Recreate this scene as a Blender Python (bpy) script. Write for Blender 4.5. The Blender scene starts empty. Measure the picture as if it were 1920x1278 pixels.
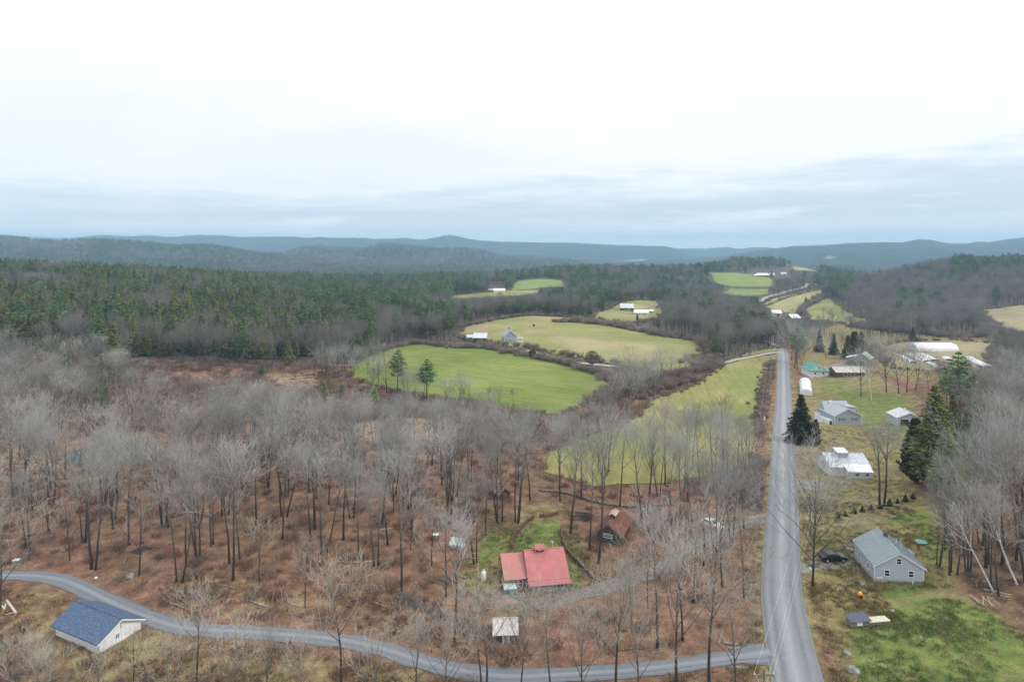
import bpy, bmesh, math, random
import numpy as np
from mathutils import Vector, Matrix, geometry
R = math.radians
S = bpy.context.scene
C = S.collection
HC, FP, HV = 55.0, 1200.0, 460.0          # camera height, focal length in photo pixels, photo row of the horizon

# ------------------------------------------------------------------ camera
cam = bpy.data.cameras.new('camera'); camo = bpy.data.objects.new('camera', cam); C.objects.link(camo)
camo.location = (0, 0, HC); camo.rotation_euler = (R(90), 0, 0)
cam.sensor_width = 36; cam.lens = 36*FP/1920
cam.shift_y = -(639-HV)/1920
cam.clip_start = 1; cam.clip_end = 60000
S.camera = camo
S.view_settings.view_transform = 'Standard'; S.view_settings.look = 'None'
S.view_settings.gamma = 1; S.view_settings.exposure = 0.24
S.cycles.max_bounces = 5; S.cycles.diffuse_bounces = 2; S.cycles.glossy_bounces = 2
S.cycles.transmission_bounces = 2; S.cycles.volume_bounces = 1; S.cycles.transparent_max_bounces = 6
S.cycles.use_denoising = True

# ------------------------------------------------------------------ world and sun
SUN_EL, SUN_AZ = 44, 112                    # degrees; azimuth from the view direction towards the right
W = bpy.data.worlds.new("World"); S.world = W; W.use_nodes = True
nt = W.node_tree; nt.nodes.clear(); N = nt.nodes.new; LK = nt.links.new
def mth(tree, op, a, b=None, c=None, clamp=False):
    n = tree.nodes.new('ShaderNodeMath'); n.operation = op; n.use_clamp = clamp
    for i, v in enumerate((a, b, c)):
        if v is None: continue
        if isinstance(v, (int, float)): n.inputs[i].default_value = v
        else: tree.links.new(v, n.inputs[i])
    return n.outputs[0]
def ramp(tree, fac, stops, interp='LINEAR'):
    n = tree.nodes.new('ShaderNodeValToRGB'); n.color_ramp.interpolation = interp
    e = n.color_ramp.elements
    while len(e) > 1: e.remove(e[-1])
    for i, (p, col) in enumerate(stops):
        x = e[0] if i == 0 else e.new(p)
        x.position = p; x.color = (*col, 1) if len(col) == 3 else col
    if fac is not None: tree.links.new(fac, n.inputs[0])
    return n.outputs[0]
def noise(tree, vec, scale, detail=4, rough=.55, dim='3D'):
    n = tree.nodes.new('ShaderNodeTexNoise'); n.noise_dimensions = dim
    n.inputs['Scale'].default_value = scale; n.inputs['Detail'].default_value = detail; n.inputs['Roughness'].default_value = rough
    if vec is not None: tree.links.new(vec, n.inputs['Vector'])
    return n.outputs[0]
def srgb(r, g, b):
    f = lambda c: (c/255/12.92) if c/255 <= .04045 else ((c/255+.055)/1.055)**2.4
    return (f(r), f(g), f(b))
tc = N('ShaderNodeTexCoord'); sp = N('ShaderNodeSeparateXYZ'); LK(tc.outputs['Generated'], sp.inputs[0])
X, Y, Z = sp.outputs
rad = mth(nt, 'SQRT', mth(nt, 'ADD', mth(nt, 'MULTIPLY', X, X), mth(nt, 'MULTIPLY', Y, Y)))
el = mth(nt, 'DIVIDE', Z, mth(nt, 'MAXIMUM', rad, .001))             # tangent of the elevation
az = mth(nt, 'ARCTAN2', X, Y)
zz = mth(nt, 'ADD', mth(nt, 'MAXIMUM', Z, 0.0), .06)
cb = N('ShaderNodeCombineXYZ')
LK(mth(nt, 'DIVIDE', X, zz), cb.inputs[0]); LK(mth(nt, 'DIVIDE', Y, zz), cb.inputs[1]); cb.inputs[2].default_value = 3.7
n1 = noise(nt, cb.outputs[0], .33, 5, .5)
cb2 = N('ShaderNodeCombineXYZ'); LK(mth(nt, 'MULTIPLY', az, 2.2), cb2.inputs[0]); LK(mth(nt, 'MULTIPLY', el, 15), cb2.inputs[1]); cb2.inputs[2].default_value = 1.3
n2 = noise(nt, cb2.outputs[0], 1.9, 7, .6)
n2c = mth(nt, 'SUBTRACT', n2, .5); n1c = mth(nt, 'SUBTRACT', n1, .5)
# the grey-blue cloud deck reaches higher on the right
elw = mth(nt, 'ADD', el, mth(nt, 'ADD', mth(nt, 'MULTIPLY', n2c, .17), mth(nt, 'MULTIPLY', n1c, .09)))
elw = mth(nt, 'SUBTRACT', elw, mth(nt, 'MULTIPLY', mth(nt, 'MULTIPLY', az, .05), mth(nt, 'MULTIPLY', el, 5, clamp=True)))
elw = mth(nt, 'MULTIPLY', mth(nt, 'MAXIMUM', elw, 0.0), 2.0)
lo = ramp(nt, elw, [(0, srgb(240, 244, 247)), (.03, srgb(224, 234, 241)), (.06, srgb(203, 217, 228)), (.105, srgb(204, 218, 229)),
                    (.15, srgb(219, 230, 238)), (.2, srgb(241, 243, 245)), (.3, srgb(248, 249, 250)), (.6, srgb(253, 253, 253))])
# brighter streak right over the hills
hz = ramp(nt, mth(nt, 'MULTIPLY', el, 10), [(0, (.85,)*3), (.2, (.6,)*3), (.45, (0, 0, 0))])
mx = N('ShaderNodeMix'); mx.data_type = 'RGBA'; LK(hz, mx.inputs[0]); LK(lo, mx.inputs[6]); mx.inputs[7].default_value = (*srgb(252, 252, 252), 1)
# blue breaks in the upper left
brk = ramp(nt, mth(nt, 'SUBTRACT', n1, mth(nt, 'MULTIPLY', az, .22)), [(.47, (0, 0, 0)), (.68, (1, 1, 1))])
mx2 = N('ShaderNodeMix'); mx2.data_type = 'RGBA'; LK(mth(nt, 'MULTIPLY', brk, .42), mx2.inputs[0]); LK(mx.outputs[2], mx2.inputs[6]); mx2.inputs[7].default_value = (*srgb(214, 226, 238), 1)
sky = N('ShaderNodeTexSky'); sky.sky_type = 'NISHITA'; sky.sun_disc = False
sky.sun_elevation = R(SUN_EL); sky.sun_rotation = R(SUN_AZ)
b1 = N('ShaderNodeBackground'); LK(sky.outputs[0], b1.inputs[0]); b1.inputs[1].default_value = .1
b2 = N('ShaderNodeBackground'); LK(mx2.outputs[2], b2.inputs[0])
LK(mth(nt, 'ADD', 1.03, mth(nt, 'MULTIPLY', mth(nt, 'MAXIMUM', mth(nt, 'SUBTRACT', Z, .3), 0.0), .45)), b2.inputs[1])   # an overcast sky is brightest overhead
ms = N('ShaderNodeMixShader'); ms.inputs[0].default_value = .93
LK(b1.outputs[0], ms.inputs[1]); LK(b2.outputs[0], ms.inputs[2])
wo = N('ShaderNodeOutputWorld'); LK(ms.outputs[0], wo.inputs[0])
sl = bpy.data.lights.new('sun', 'SUN'); sl.energy = 1.5; sl.angle = R(10); sl.color = (1, .96, .9)
so = bpy.data.objects.new('sun', sl); C.objects.link(so)
sd = Vector((math.sin(R(SUN_AZ))*math.cos(R(SUN_EL)), math.cos(R(SUN_AZ))*math.cos(R(SUN_EL)), math.sin(R(SUN_EL))))
so.rotation_euler = sd.to_track_quat('Z', 'Y').to_euler()

# ------------------------------------------------------------------ helpers
def tag(o, label=None, cat=None, group=None, kind=None):
    if label: o['label'] = label
    if cat: o['category'] = cat
    if group: o['group'] = group
    if kind: o['kind'] = kind
    return o
def link(name, me, parent=None):
    o = bpy.data.objects.new(name, me); C.objects.link(o)
    if parent: o.parent = parent
    return o
def thing(name, label, cat, loc=(0, 0, 0), rot=0, group=None):
    o = bpy.data.objects.new(name, None); C.objects.link(o); o.empty_display_size = .3
    o.location = loc; o.rotation_euler = (0, 0, R(rot)); tag(o, label, cat, group); return o
class MB:
    def __init__(s): s.v = []; s.f = []; s.m = []
    def add(s, vs, fs, mi=0):
        n = len(s.v); s.v += [tuple(p) for p in vs]; s.f += [[i+n for i in f] for f in fs]; s.m += [mi]*len(fs); return s
    def box(s, x0, x1, y0, y1, z0, z1, mi=0):
        vs = [(x0,y0,z0),(x1,y0,z0),(x1,y1,z0),(x0,y1,z0),(x0,y0,z1),(x1,y0,z1),(x1,y1,z1),(x0,y1,z1)]
        return s.add(vs, [(3,2,1,0),(4,5,6,7),(0,1,5,4),(1,2,6,5),(2,3,7,6),(3,0,4,7)], mi)
    def obox(s, c, ax, ay, az_, mi=0):
        c = Vector(c); ax = Vector(ax); ay = Vector(ay); az_ = Vector(az_); vs = []
        for k in (-1, 1):
            for i, j in ((-1,-1),(1,-1),(1,1),(-1,1)): vs.append(c+ax*i+ay*j+az_*k)
        return s.add(vs, [(3,2,1,0),(4,5,6,7),(0,1,5,4),(1,2,6,5),(2,3,7,6),(3,0,4,7)], mi)
    def prism(s, poly, d, mi=0):                      # polygon of 3-D points pushed along d
        n = len(poly); d = Vector(d); a = [Vector(p) for p in poly]
        return s.add(a+[p+d for p in a], [list(range(n))[::-1], list(range(n, 2*n))]+[(i, (i+1) % n, n+(i+1) % n, n+i) for i in range(n)], mi)
    def tube(s, pts, rs, n=6, cap=True, mi=0):
        pts = [Vector(p) for p in pts]; m = len(pts)
        if isinstance(rs, (int, float)): rs = [rs]*m
        vs = []; 
        for i, p in enumerate(pts):
            d = (pts[min(i+1, m-1)]-pts[max(i-1, 0)]).normalized()
            a = d.cross(Vector((.3, .9, .1) if abs(d.y) < .8 else (1, .1, .2))).normalized(); b = d.cross(a)
            for k in range(n):
                t = 2*math.pi*k/n; vs.append(p+(a*math.cos(t)+b*math.sin(t))*rs[i])
        fs = [(i*n+k, i*n+(k+1) % n, (i+1)*n+(k+1) % n, (i+1)*n+k) for i in range(m-1) for k in range(n)]
        if cap: fs += [list(range(n))[::-1], list(range((m-1)*n, m*n))]
        return s.add(vs, fs, mi)
    def build(s, name, mats, parent=None, smooth=False):
        me = bpy.data.meshes.new(name); me.from_pydata(s.v, [], s.f)
        for m in (mats if isinstance(mats, (list, tuple)) else [mats]): me.materials.append(m)
        me.polygons.foreach_set('material_index', s.m)
        if smooth: me.polygons.foreach_set('use_smooth', [True]*len(s.f))
        me.update()
        bm = bmesh.new(); bm.from_mesh(me); bmesh.ops.recalc_face_normals(bm, faces=bm.faces[:]); bm.to_mesh(me); bm.free()
        return link(name, me, parent)
def np_mesh(name, V, F, mats, smooth=False, mi=None):
    V = np.asarray(V, dtype=np.float32); F = np.asarray(F, dtype=np.int32)
    me = bpy.data.meshes.new(name); k = F.shape[1]
    me.vertices.add(len(V)); me.vertices.foreach_set('co', V.ravel())
    me.loops.add(F.size); me.loops.foreach_set('vertex_index', F.ravel())
    me.polygons.add(len(F)); me.polygons.foreach_set('loop_start', np.arange(0, F.size, k, dtype=np.int32))
    for m in mats: me.materials.append(m)
    if mi is not None: me.polygons.foreach_set('material_index', np.asarray(mi, dtype=np.int32))
    if smooth: me.polygons.foreach_set('use_smooth', np.ones(len(F), dtype=bool))
    me.update(calc_edges=True); me.validate(); return me

# materials -------------------------------------------------------
def mat(name, col, rough=.8, spec=.3, metal=0, var=.15, scale=3.0, rnd=0.0, bump=0.0, col2=None, stretch=None, coord='Object'):
    m = bpy.data.materials.new(name); m.use_nodes = True; t = m.node_tree
    p = t.nodes['Principled BSDF']; p.inputs['Roughness'].default_value = rough; p.inputs['Metallic'].default_value = metal
    p.inputs['Specular IOR Level'].default_value = spec
    c = t.nodes.new('ShaderNodeTexCoord'); v = c.outputs[coord]
    if stretch:
        mp = t.nodes.new('ShaderNodeMapping'); mp.inputs['Scale'].default_value = stretch; t.links.new(v, mp.inputs[0]); v = mp.outputs[0]
    nz = noise(t, v, scale, 5, .6)
    a = col2 if col2 else tuple(x*(1-var) for x in col); b = col if col2 else tuple(min(1, x*(1+var)) for x in col)
    o = ramp(t, nz, [(.36, a), (.64, b)])
    if rnd:
        oi = t.nodes.new('ShaderNodeObjectInfo'); h = t.nodes.new('ShaderNodeHueSaturation')
        t.links.new(o, h.inputs['Color'])
        t.links.new(mth(t, 'ADD', 1-rnd, mth(t, 'MULTIPLY', oi.outputs['Random'], 2*rnd)), h.inputs['Value'])
        r2 = mth(t, 'FRACT', mth(t, 'MULTIPLY', oi.outputs['Random'], 17.31))
        t.links.new(mth(t, 'ADD', .5-rnd*.05, mth(t, 'MULTIPLY', r2, rnd*.1)), h.inputs['Hue']); o = h.outputs[0]
    t.links.new(o, p.inputs['Base Color'])
    if bump:
        bn = t.nodes.new('ShaderNodeBump'); bn.inputs['Strength'].default_value = bump; bn.inputs['Distance'].default_value = .05
        t.links.new(nz, bn.inputs['Height']); t.links.new(bn.outputs[0], p.inputs['Normal'])
    return m

# ------------------------------------------------------------------ value noise in numpy
def vnoise(x, y, seed=0):
    x = np.asarray(x, float); y = np.asarray(y, float)
    xi = np.floor(x).astype(np.int64); yi = np.floor(y).astype(np.int64); fx = x-xi; fy = y-yi
    fx = fx*fx*(3-2*fx); fy = fy*fy*(3-2*fy)
    def h(a, b):
        n = (a*374761393 + b*668265263 + seed*974711) & 0xffffffff
        n = ((n ^ (n >> 13))*1274126177) & 0xffffffff
        return ((n ^ (n >> 16)) & 0xffff)/65535.0
    return (h(xi,yi)*(1-fx)+h(xi+1,yi)*fx)*(1-fy)+(h(xi,yi+1)*(1-fx)+h(xi+1,yi+1)*fx)*fy
def fbm(x, y, o=4, seed=0):
    s = 0; a = .5; tot = 0
    for i in range(o): s = s+a*vnoise(x*2**i, y*2**i, seed+i*7); tot += a; a *= .5
    return s/tot

# ------------------------------------------------------------------ terrain: control points (photo column, photo row, distance)
CP = [(960,1278,80),(400,1278,82),(100,1278,82),(-400,1278,82),(1490,1278,79),(1800,1278,78),(2300,1278,74),(1490,1080,106),(1700,1092,104),(1900,1090,100),
(1900,960,122),(1900,880,146),(2300,960,115),(0,1080,107),(-400,1080,107),(600,1195,90),(960,1000,122),(1250,1100,104),(175,1067,108),(600,1000,121),(600,880,160),
(200,850,178),(60,870,168),(330,870,167),(200,800,204),(0,800,200),(-400,800,200),(600,760,250),(300,720,290),(960,860,168),(960,800,215),(1100,870,165),(1200,800,215),(1000,770,252),
(1480,900,158),(1480,800,213),(1480,700,325),(1465,650,440),(1590,870,170),(1700,790,225),(1740,905,158),(1583,800,216),(1540,700,325),(1755,655,425),
(1890,800,190),(1890,700,270),(2300,800,180),(2300,700,270),(1890,600,570),(2300,600,570),(540,690,322),(0,690,300),(-400,690,300),(0,600,430),(-400,600,430),(0,525,650),(-400,525,650),(300,600,450),
(300,540,680),(500,560,700),(640,575,700),(750,640,430),(900,680,350),(1130,700,325),(962,643,411),(1000,597,530),(1310,650,400),(1300,632,440),(1340,760,262),
(1420,680,342),(850,560,850),(1010,545,930),(1010,526,1050),(1210,585,690),(1190,568,745),(1390,548,1000),(1390,515,1150),(1480,580,780),(1500,545,950),(1440,557,900),
(1530,533,1080),(1515,503,1500),(1600,600,660),(1540,560,820),(1700,545,880),(1700,517,1000),(1610,545,1050),(1570,553,1200),(1600,541,1500),(1200,518,1450),(880,535,1400),(1920,515,950),(1920,550,760),(2300,510,950)]
pts = []
for u, v, D in CP: pts.append(((u-960)*D/FP, D, HC-(v-HV)*D/FP))
pts += [(0,0,0),(-80,0,0),(90,0,4),(-80,40,0),(0,40,.5),(70,40,2.5),(-1100,900,12),(-800,1100,0),(-350,1200,-20),(-100,1500,-30),(130,1420,-6),(100,1600,-32),(553,1500,14),(650,1250,-36),(300,1600,-35),
        (700,1000,20),(850,1100,20),(900,1400,-10),(-1200,1500,-20),(-500,1700,-38),(300,1750,-35),(-1600,1700,-38),(1600,1700,-30),(1200,1000,18),(1500,1500,-15)]
PT = np.array(pts); CX = PT[:, :2]; SC = 25.0
def _k(a, b): return np.sqrt(((a[:, None, :]-b[None, :, :])**2).sum(-1)+SC*SC)
_A = _k(CX, CX); _A = np.vstack([np.hstack([_A - np.eye(len(CX))*2.0, np.ones((len(CX), 1))]), np.hstack([np.ones((1, len(CX))), [[0]]])])
_W = np.linalg.solve(_A, np.append(PT[:, 2], 0))
POND = ((212-960)*180/FP, 180.0); POND_Z = -3.4
def T(x, y):
    x = np.atleast_1d(np.asarray(x, float)); y = np.atleast_1d(np.asarray(y, float)); out = np.empty(len(x))
    for i in range(0, len(x), 20000):
        xx = x[i:i+20000]; yy = y[i:i+20000]
        lim = .95*np.maximum(yy, 0)+140; q = np.stack([np.clip(xx, -lim, lim), np.clip(yy, 0, 1750)], 1)
        z = _k(q, CX)@_W[:-1]+_W[-1]
        w = np.clip((yy-1450)/450, 0, 1); w = w*w*(3-2*w); z = z*(1-w)+(-45)*w
        # fine relief, none on the road side
        amp = np.clip((yy-20)/200, .15, 1)*.9
        z = z+(fbm(xx/38, yy/38, 3, 5)-.5)*amp
        dx = (xx-POND[0])/13.5; dy = (yy-POND[1])/12.0; r = np.sqrt(dx*dx+dy*dy)
        b = np.clip((1.5-r)/.5, 0, 1); b = b*b*(3-2*b); c = np.clip((1.05-r)/.3, 0, 1)
        z = z*(1-b)+(POND_Z+.35)*b-c*1.0
        out[i:i+20000] = z
    return out
def T1(x, y): return float(T(x, y)[0])
_DD = 40*np.power(1.0032, np.arange(1250)); _DD = _DD[_DD < 1700]
def P(u, v, dz=0.0):
    """where the sight line through photo pixel (u, v) meets the ground (or DZ above it)"""
    x = (u-960)*_DD/FP; z = HC-(v-HV)*_DD/FP; g = T(x, _DD)+dz
    k = np.nonzero(z <= g)[0]
    if not len(k): k = [len(_DD)-1]
    k = k[0]
    if k == 0: d = _DD[0]
    else:
        a = z[k-1]-g[k-1]; b = g[k]-z[k]; t = a/(a+b) if a+b > 0 else 0; d = _DD[k-1]+(_DD[k]-_DD[k-1])*t
    xx = (u-960)*d/FP
    return Vector((xx, d, T1(xx, d)))
def px(x, y, z): return 960+x*FP/max(y, 1), HV+(HC-z)*FP/max(y, 1)
def PP(lst): return [tuple(P(u, v)[:2]) for u, v in lst]
def inpoly(x, y, poly):
    x = np.asarray(x); y = np.asarray(y); c = np.zeros(x.shape, bool); n = len(poly)
    for i in range(n):
        x0, y0 = poly[i]; x1, y1 = poly[(i+1) % n]
        if y0 == y1: continue
        m = ((y0 > y) != (y1 > y)) & (x < (x1-x0)*(y-y0)/(y1-y0)+x0); c ^= m
    return c
def sdist(x, y, poly):
    d = np.full(x.shape, 1e9); n = len(poly)
    for i in range(n):
        a = np.array(poly[i]); b = np.array(poly[(i+1) % n]); ab = b-a; L = max(ab@ab, 1e-9)
        t = np.clip(((x-a[0])*ab[0]+(y-a[1])*ab[1])/L, 0, 1)
        d = np.minimum(d, np.hypot(x-a[0]-t*ab[0], y-a[1]-t*ab[1]))
    return np.where(inpoly(x, y, poly), d, -d)

# ------------------------------------------------------------------ open land (photo outlines laid on the terrain)
F = {
'green':  [(648,693),(690,668),(735,652),(800,642),(870,648),(1000,668),(1080,685),(1138,702),(1135,725),(1100,755),(1050,778),(990,775),(900,757),(800,745),(715,726),(660,710)],
'upper':  [(862,616),(930,600),(1000,592),(1060,595),(1120,605),(1200,622),(1290,632),(1328,645),(1322,662),(1290,688),(1255,700),(1200,690),(1100,675),(1000,655),(940,648),(880,640),(850,628)],
'slope':  [(1462,664),(1350,688),(1300,725),(1220,750),(1190,785),(1120,812),(1030,850),(1020,885),(1110,912),(1250,905),(1380,880),(1415,860),(1418,790),(1420,740),(1438,690)],
'wedge':  [(1378,674),(1400,662),(1462,651),(1460,659),(1352,681)],
'farmclear': [(1110,588),(1150,576),(1165,568),(1200,563),(1240,566),(1244,590),(1230,600),(1200,606),(1140,600),(1110,597)],
'hilltop': [(958,545),(970,528),(1010,523),(1050,526),(1062,538),(1010,541)],
'farstrip': [(845,555),(900,550),(940,546),(1010,544),(1005,553),(900,560),(850,562)],
'pasture': [(1322,512),(1350,511),(1445,519),(1447,538),(1370,537),(1340,530)],
'lowpasture': [(1350,551),(1370,541),(1442,542),(1440,552),(1400,557)],
'tan':    [(1428,574),(1450,560),(1545,540),(1548,552),(1510,572),(1500,590),(1470,587),(1440,582)],
'olive':  [(1505,582),(1555,557),(1570,570),(1635,602),(1600,610),(1560,604),(1520,604)],
'crest':  [(1478,496),(1500,497),(1530,509),(1490,507)],
'right':  [(1838,582),(1920,572),(2200,565),(2200,620),(1920,628),(1870,617),(1850,606)],
'market': [(1640,652),(1700,641),(1790,638),(1872,645),(1862,675),(1840,697),(1680,692),(1650,672)],
}
G = {k: PP(v) for k, v in F.items()}
ROAD_PX = [(1437,1553,1278),(1431,1527,1200),(1427,1505,1113),(1433,1497,1026),(1442,1493,938),(1449,1487,851),(1455,1484,764),(1458,1481,720),(1461,1477,687),(1463,1473,655)]
road_c = []
for a, b, v in ROAD_PX: road_c.append(P((a+b)/2, v)[:2])
d0 = Vector(road_c[0])-Vector(road_c[1]); d0.normalize()
road_c = [tuple(Vector(road_c[0])+d0*60), tuple(Vector(road_c[0])+d0*28)]+[tuple(p) for p in road_c]
def spline(pts, step=2.0):
    pts = [Vector(p[:2]) for p in pts]; out = []
    for i in range(len(pts)-1):
        p0 = pts[max(i-1, 0)]; p1 = pts[i]; p2 = pts[i+1]; p3 = pts[min(i+2, len(pts)-1)]
        n = max(2, int((p2-p1).length/step))
        for k in range(n):
            t = k/n; out.append(.5*((2*p1)+(p2-p0)*t+(2*p0-5*p1+4*p2-p3)*t*t+(-p0+3*p1-3*p2+p3)*t**3))
    out.append(pts[-1]); return out
road_l = spline(road_c)
bend_l = spline([tuple(P(u, v)[:2]) for u, v in ((1468,657),(1455,648),(1440,640),(1427,628),(1419,612),(1418,600),(1424,590))], 3)
far_l = spline([tuple(P(u, v)[:2]) for u, v in ((1424,566),(1440,557),(1465,550),(1490,543),(1510,537),(1530,532))], 5)
drive_px = [(-120,1071),(-60,1075),(0,1079),(70,1080),(130,1092),(200,1125),(270,1155),(350,1178),(450,1184),(560,1192),(640,1200),(720,1217),(800,1243),(880,1260),(960,1268),(1100,1262),(1200,1255),(1300,1243),(1380,1232),(1445,1222)]
drive_l = spline([tuple(P(u, v)[:2]) for u, v in drive_px])
track_l = spline([tuple(P(u, v)[:2]) for u, v in ((1000,1137),(1060,1120),(1120,1105),(1200,1083),(1280,1040),(1340,1005),(1390,985),(1440,972))])
lane_l = spline([tuple(P(u, v)[:2]) for u, v in ((1466,660),(1440,663),(1400,671),(1345,683),(1290,692),(1255,701),(1210,694),(1150,687),(1060,676),(990,657))], 4)
def near_line(x, y, line):
    L = np.array([tuple(p) for p in line]); d = np.full(np.shape(x), 1e9)
    for i in range(0, len(L), max(1, len(L)//120)): d = np.minimum(d, np.hypot(x-L[i, 0], y-L[i, 1]))
    return d

# ------------------------------------------------------------------ ground sheet
def ground_mat():
    m = bpy.data.materials.new('ground_cover'); m.use_nodes = True; t = m.node_tree; p = t.nodes['Principled BSDF']
    p.inputs['Roughness'].default_value = .95; p.inputs['Specular IOR Level'].default_value = .15
    g = t.nodes.new('ShaderNodeNewGeometry').outputs['Position']
    at = t.nodes.new('ShaderNodeAttribute'); at.attribute_name = 'zone'
    sc = t.nodes.new('ShaderNodeSeparateColor'); t.links.new(at.outputs['Color'], sc.inputs[0])
    big = noise(t, g, .05, 4); mid = noise(t, g, .35, 5, .65); fine = noise(t, g, 2.6, 5, .7)
    grain = noise(t, g, 9.0, 3, .7)
    mix3 = mth(t, 'ADD', mth(t, 'ADD', mth(t, 'MULTIPLY', mid, .46), mth(t, 'MULTIPLY', fine, .34)), mth(t, 'MULTIPLY', grain, .2))
    lit = ramp(t, mix3, [(.36, (.065, .038, .027)), (.46, (.155, .088, .060)), (.54, (.255, .142, .094)), (.64, (.40, .275, .195))])
    lit2 = ramp(t, mix3, [(.36, (.055, .038, .024)), (.47, (.14, .092, .055)), (.55, (.21, .145, .088)), (.65, (.33, .255, .17))])
    grs = ramp(t, mix3, [(.36, (.06, .095, .024)), (.46, (.115, .165, .04)), (.54, (.18, .225, .062)), (.64, (.30, .29, .12))])
    dry = ramp(t, mix3, [(.36, (.10, .085, .036)), (.46, (.185, .155, .066)), (.54, (.265, .225, .10)), (.64, (.40, .33, .19))])
    msh = ramp(t, mix3, [(.32, (.11, .065, .045)), (.45, (.24, .165, .115)), (.55, (.36, .27, .19)), (.66, (.50, .40, .29))])
    grv = ramp(t, mix3, [(.32, (.14, .12, .11)), (.5, (.26, .235, .22)), (.66, (.42, .40, .37))])
    def mixc(f, a, b):
        n = t.nodes.new('ShaderNodeMix'); n.data_type = 'RGBA'; t.links.new(f, n.inputs[0]); t.links.new(a, n.inputs[6]); t.links.new(b, n.inputs[7]); return n.outputs[2]
    def edge(w, ns, lo=.36, hi=.64):
        return mth(t, 'SMOOTHSTEP', lo, hi, mth(t, 'ADD', w, mth(t, 'MULTIPLY', mth(t, 'SUBTRACT', ns, .5), 1.1))) if False else \
            ramp(t, mth(t, 'ADD', w, mth(t, 'MULTIPLY', mth(t, 'SUBTRACT', ns, .5), 1.1)), [(lo, (0, 0, 0)), (hi, (1, 1, 1))])
    col = mixc(ramp(t, big, [(.48, (0, 0, 0)), (.64, (1, 1, 1))]), lit, lit2)
    col = mixc(edge(sc.outputs[2], mid), col, msh)
    col = mixc(edge(sc.outputs[1], mid), col, dry)
    col = mixc(edge(sc.outputs[0], mid), col, grs)
    # fallen leaves lying on the grass in drifts
    vo = t.nodes.new('ShaderNodeTexVoronoi'); vo.inputs['Scale'].default_value = 1.5; t.links.new(g, vo.inputs['Vector'])
    lf = mth(t, 'MULTIPLY', ramp(t, vo.outputs['Distance'], [(.16, (1, 1, 1)), (.3, (0, 0, 0))]), ramp(t, noise(t, g, .11, 4, .6), [(.42, (.12,)*3), (.6, (1, 1, 1))]))
    col = mixc(mth(t, 'MULTIPLY', lf, .75), col, ramp(t, fine, [(.4, (.16, .085, .045)), (.6, (.36, .25, .14))]))
    col = mixc(ramp(t, noise(t, g, .16, 5, .65), [(.52, (0, 0, 0)), (.7, (.5,)*3)]), col, ramp(t, mix3, [(.35, (.085, .05, .032)), (.62, (.25, .17, .10))]))
    col = mixc(edge(at.outputs['Alpha'], mix3), col, grv)
    t.links.new(col, p.inputs['Base Color'])
    bn = t.nodes.new('ShaderNodeBump'); bn.inputs['Strength'].default_value = .6; bn.inputs['Distance'].default_value = .25
    t.links.new(mix3, bn.inputs['Height']); t.links.new(bn.outputs[0], p.inputs['Normal'])
    return m
ys = [-60.0]
while ys[-1] < 9800:
    y = ys[-1]; ys.append(y+(4 if y < 55 else max(1.1, .0085*y) if y < 1900 else .06*y))
ys = np.array(ys); nx = 420; s = np.linspace(-1, 1, nx)
GY, GS = np.meshgrid(ys, s, indexing='ij'); GX = GS*(1.0*np.maximum(GY, 0)+90)
gx, gy = GX.ravel(), GY.ravel(); gz = T(gx, gy)
V = np.stack([gx, gy, gz], 1); ny = len(ys)
i = np.arange(ny-1)[:, None]*nx+np.arange(nx-1)[None, :]; i = i.ravel()
me = np_mesh('ground', V, np.stack([i, i+1, i+nx+1, i+nx], 1), [ground_mat()], smooth=True)
zone = np.zeros((len(gx), 4), np.float32)
def paint(ch, pl, soft, amt=1.0, world=False):
    poly = pl if world else PP(pl); a = np.array(poly); lo = a.min(0)-soft*2; hi = a.max(0)+soft*2
    k = np.nonzero((gx > lo[0]) & (gx < hi[0]) & (gy > lo[1]) & (gy < hi[1]))[0]
    if not len(k): return
    w = np.clip(sdist(gx[k], gy[k], poly)/(2*soft)+.5, 0, 1)*amt; zone[k, ch] = np.maximum(zone[k, ch], w)
# yards and verges right of the road
paint(1, [(1488,716),(1560,700),(1640,700),(1680,722),(1725,742),(1722,790),(1700,860),(1740,930),(1775,965),(1790,1050),(1800,1100),(1900,1160),(2000,1278),(1560,1278),(1530,1150),(1508,1060),(1498,900),(1490,800)], 3, .8)
paint(0, [(1565,735),(1600,728),(1700,745),(1722,790),(1700,860),(1660,800),(1628,800),(1600,805)], 3, .75)
paint(0, [(1540,715),(1585,712),(1582,730),(1540,735)], 1.5, .9)
paint(0, [(1600,1000),(1700,950),(1760,960),(1780,1040),(1770,1075),(1735,1060),(1700,985),(1640,985)], 3, .72)
paint(0, [(1640,1100),(1740,1085),(1745,1105),(1690,1125),(1640,1120)], 1.5, .85)
paint(0, [(1590,1185),(1650,1150),(1720,1120),(1800,1125),(1860,1150),(1920,1200),(2100,1278),(2100,1400),(1620,1400)], 2.5, 1.0)
paint(0, [(1590,1110),(1660,1125),(1700,1160),(1640,1190),(1580,1180),(1560,1140)], 2, .45)
paint(0, [(905,1000),(955,1000),(950,1030),(925,1045),(900,1080),(895,1040)], 1.5, .9)
paint(0, [(980,985),(1040,965),(1060,990),(1070,1040),(1100,1090),(1060,1100),(1040,1050),(970,1040),(960,1010)], 2, .8)
paint(1, [(960,940),(1060,940),(1060,980),(1100,1080),(1140,1090),(1100,1110),(1000,1110),(880,1120),(800,1110),(860,1080),(900,1000),(960,1000)], 3, .62)
paint(0, [(1100,1080),(1200,1060),(1260,1045),(1220,1080),(1130,1105)], 2, .5)
paint(1, [(0,1085),(90,1085),(160,1110),(110,1140),(60,1130),(0,1110)], 3, .5)
paint(1, [(190,1215),(255,1170),(330,1190),(330,1240),(250,1250)], 3, .75)
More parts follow.
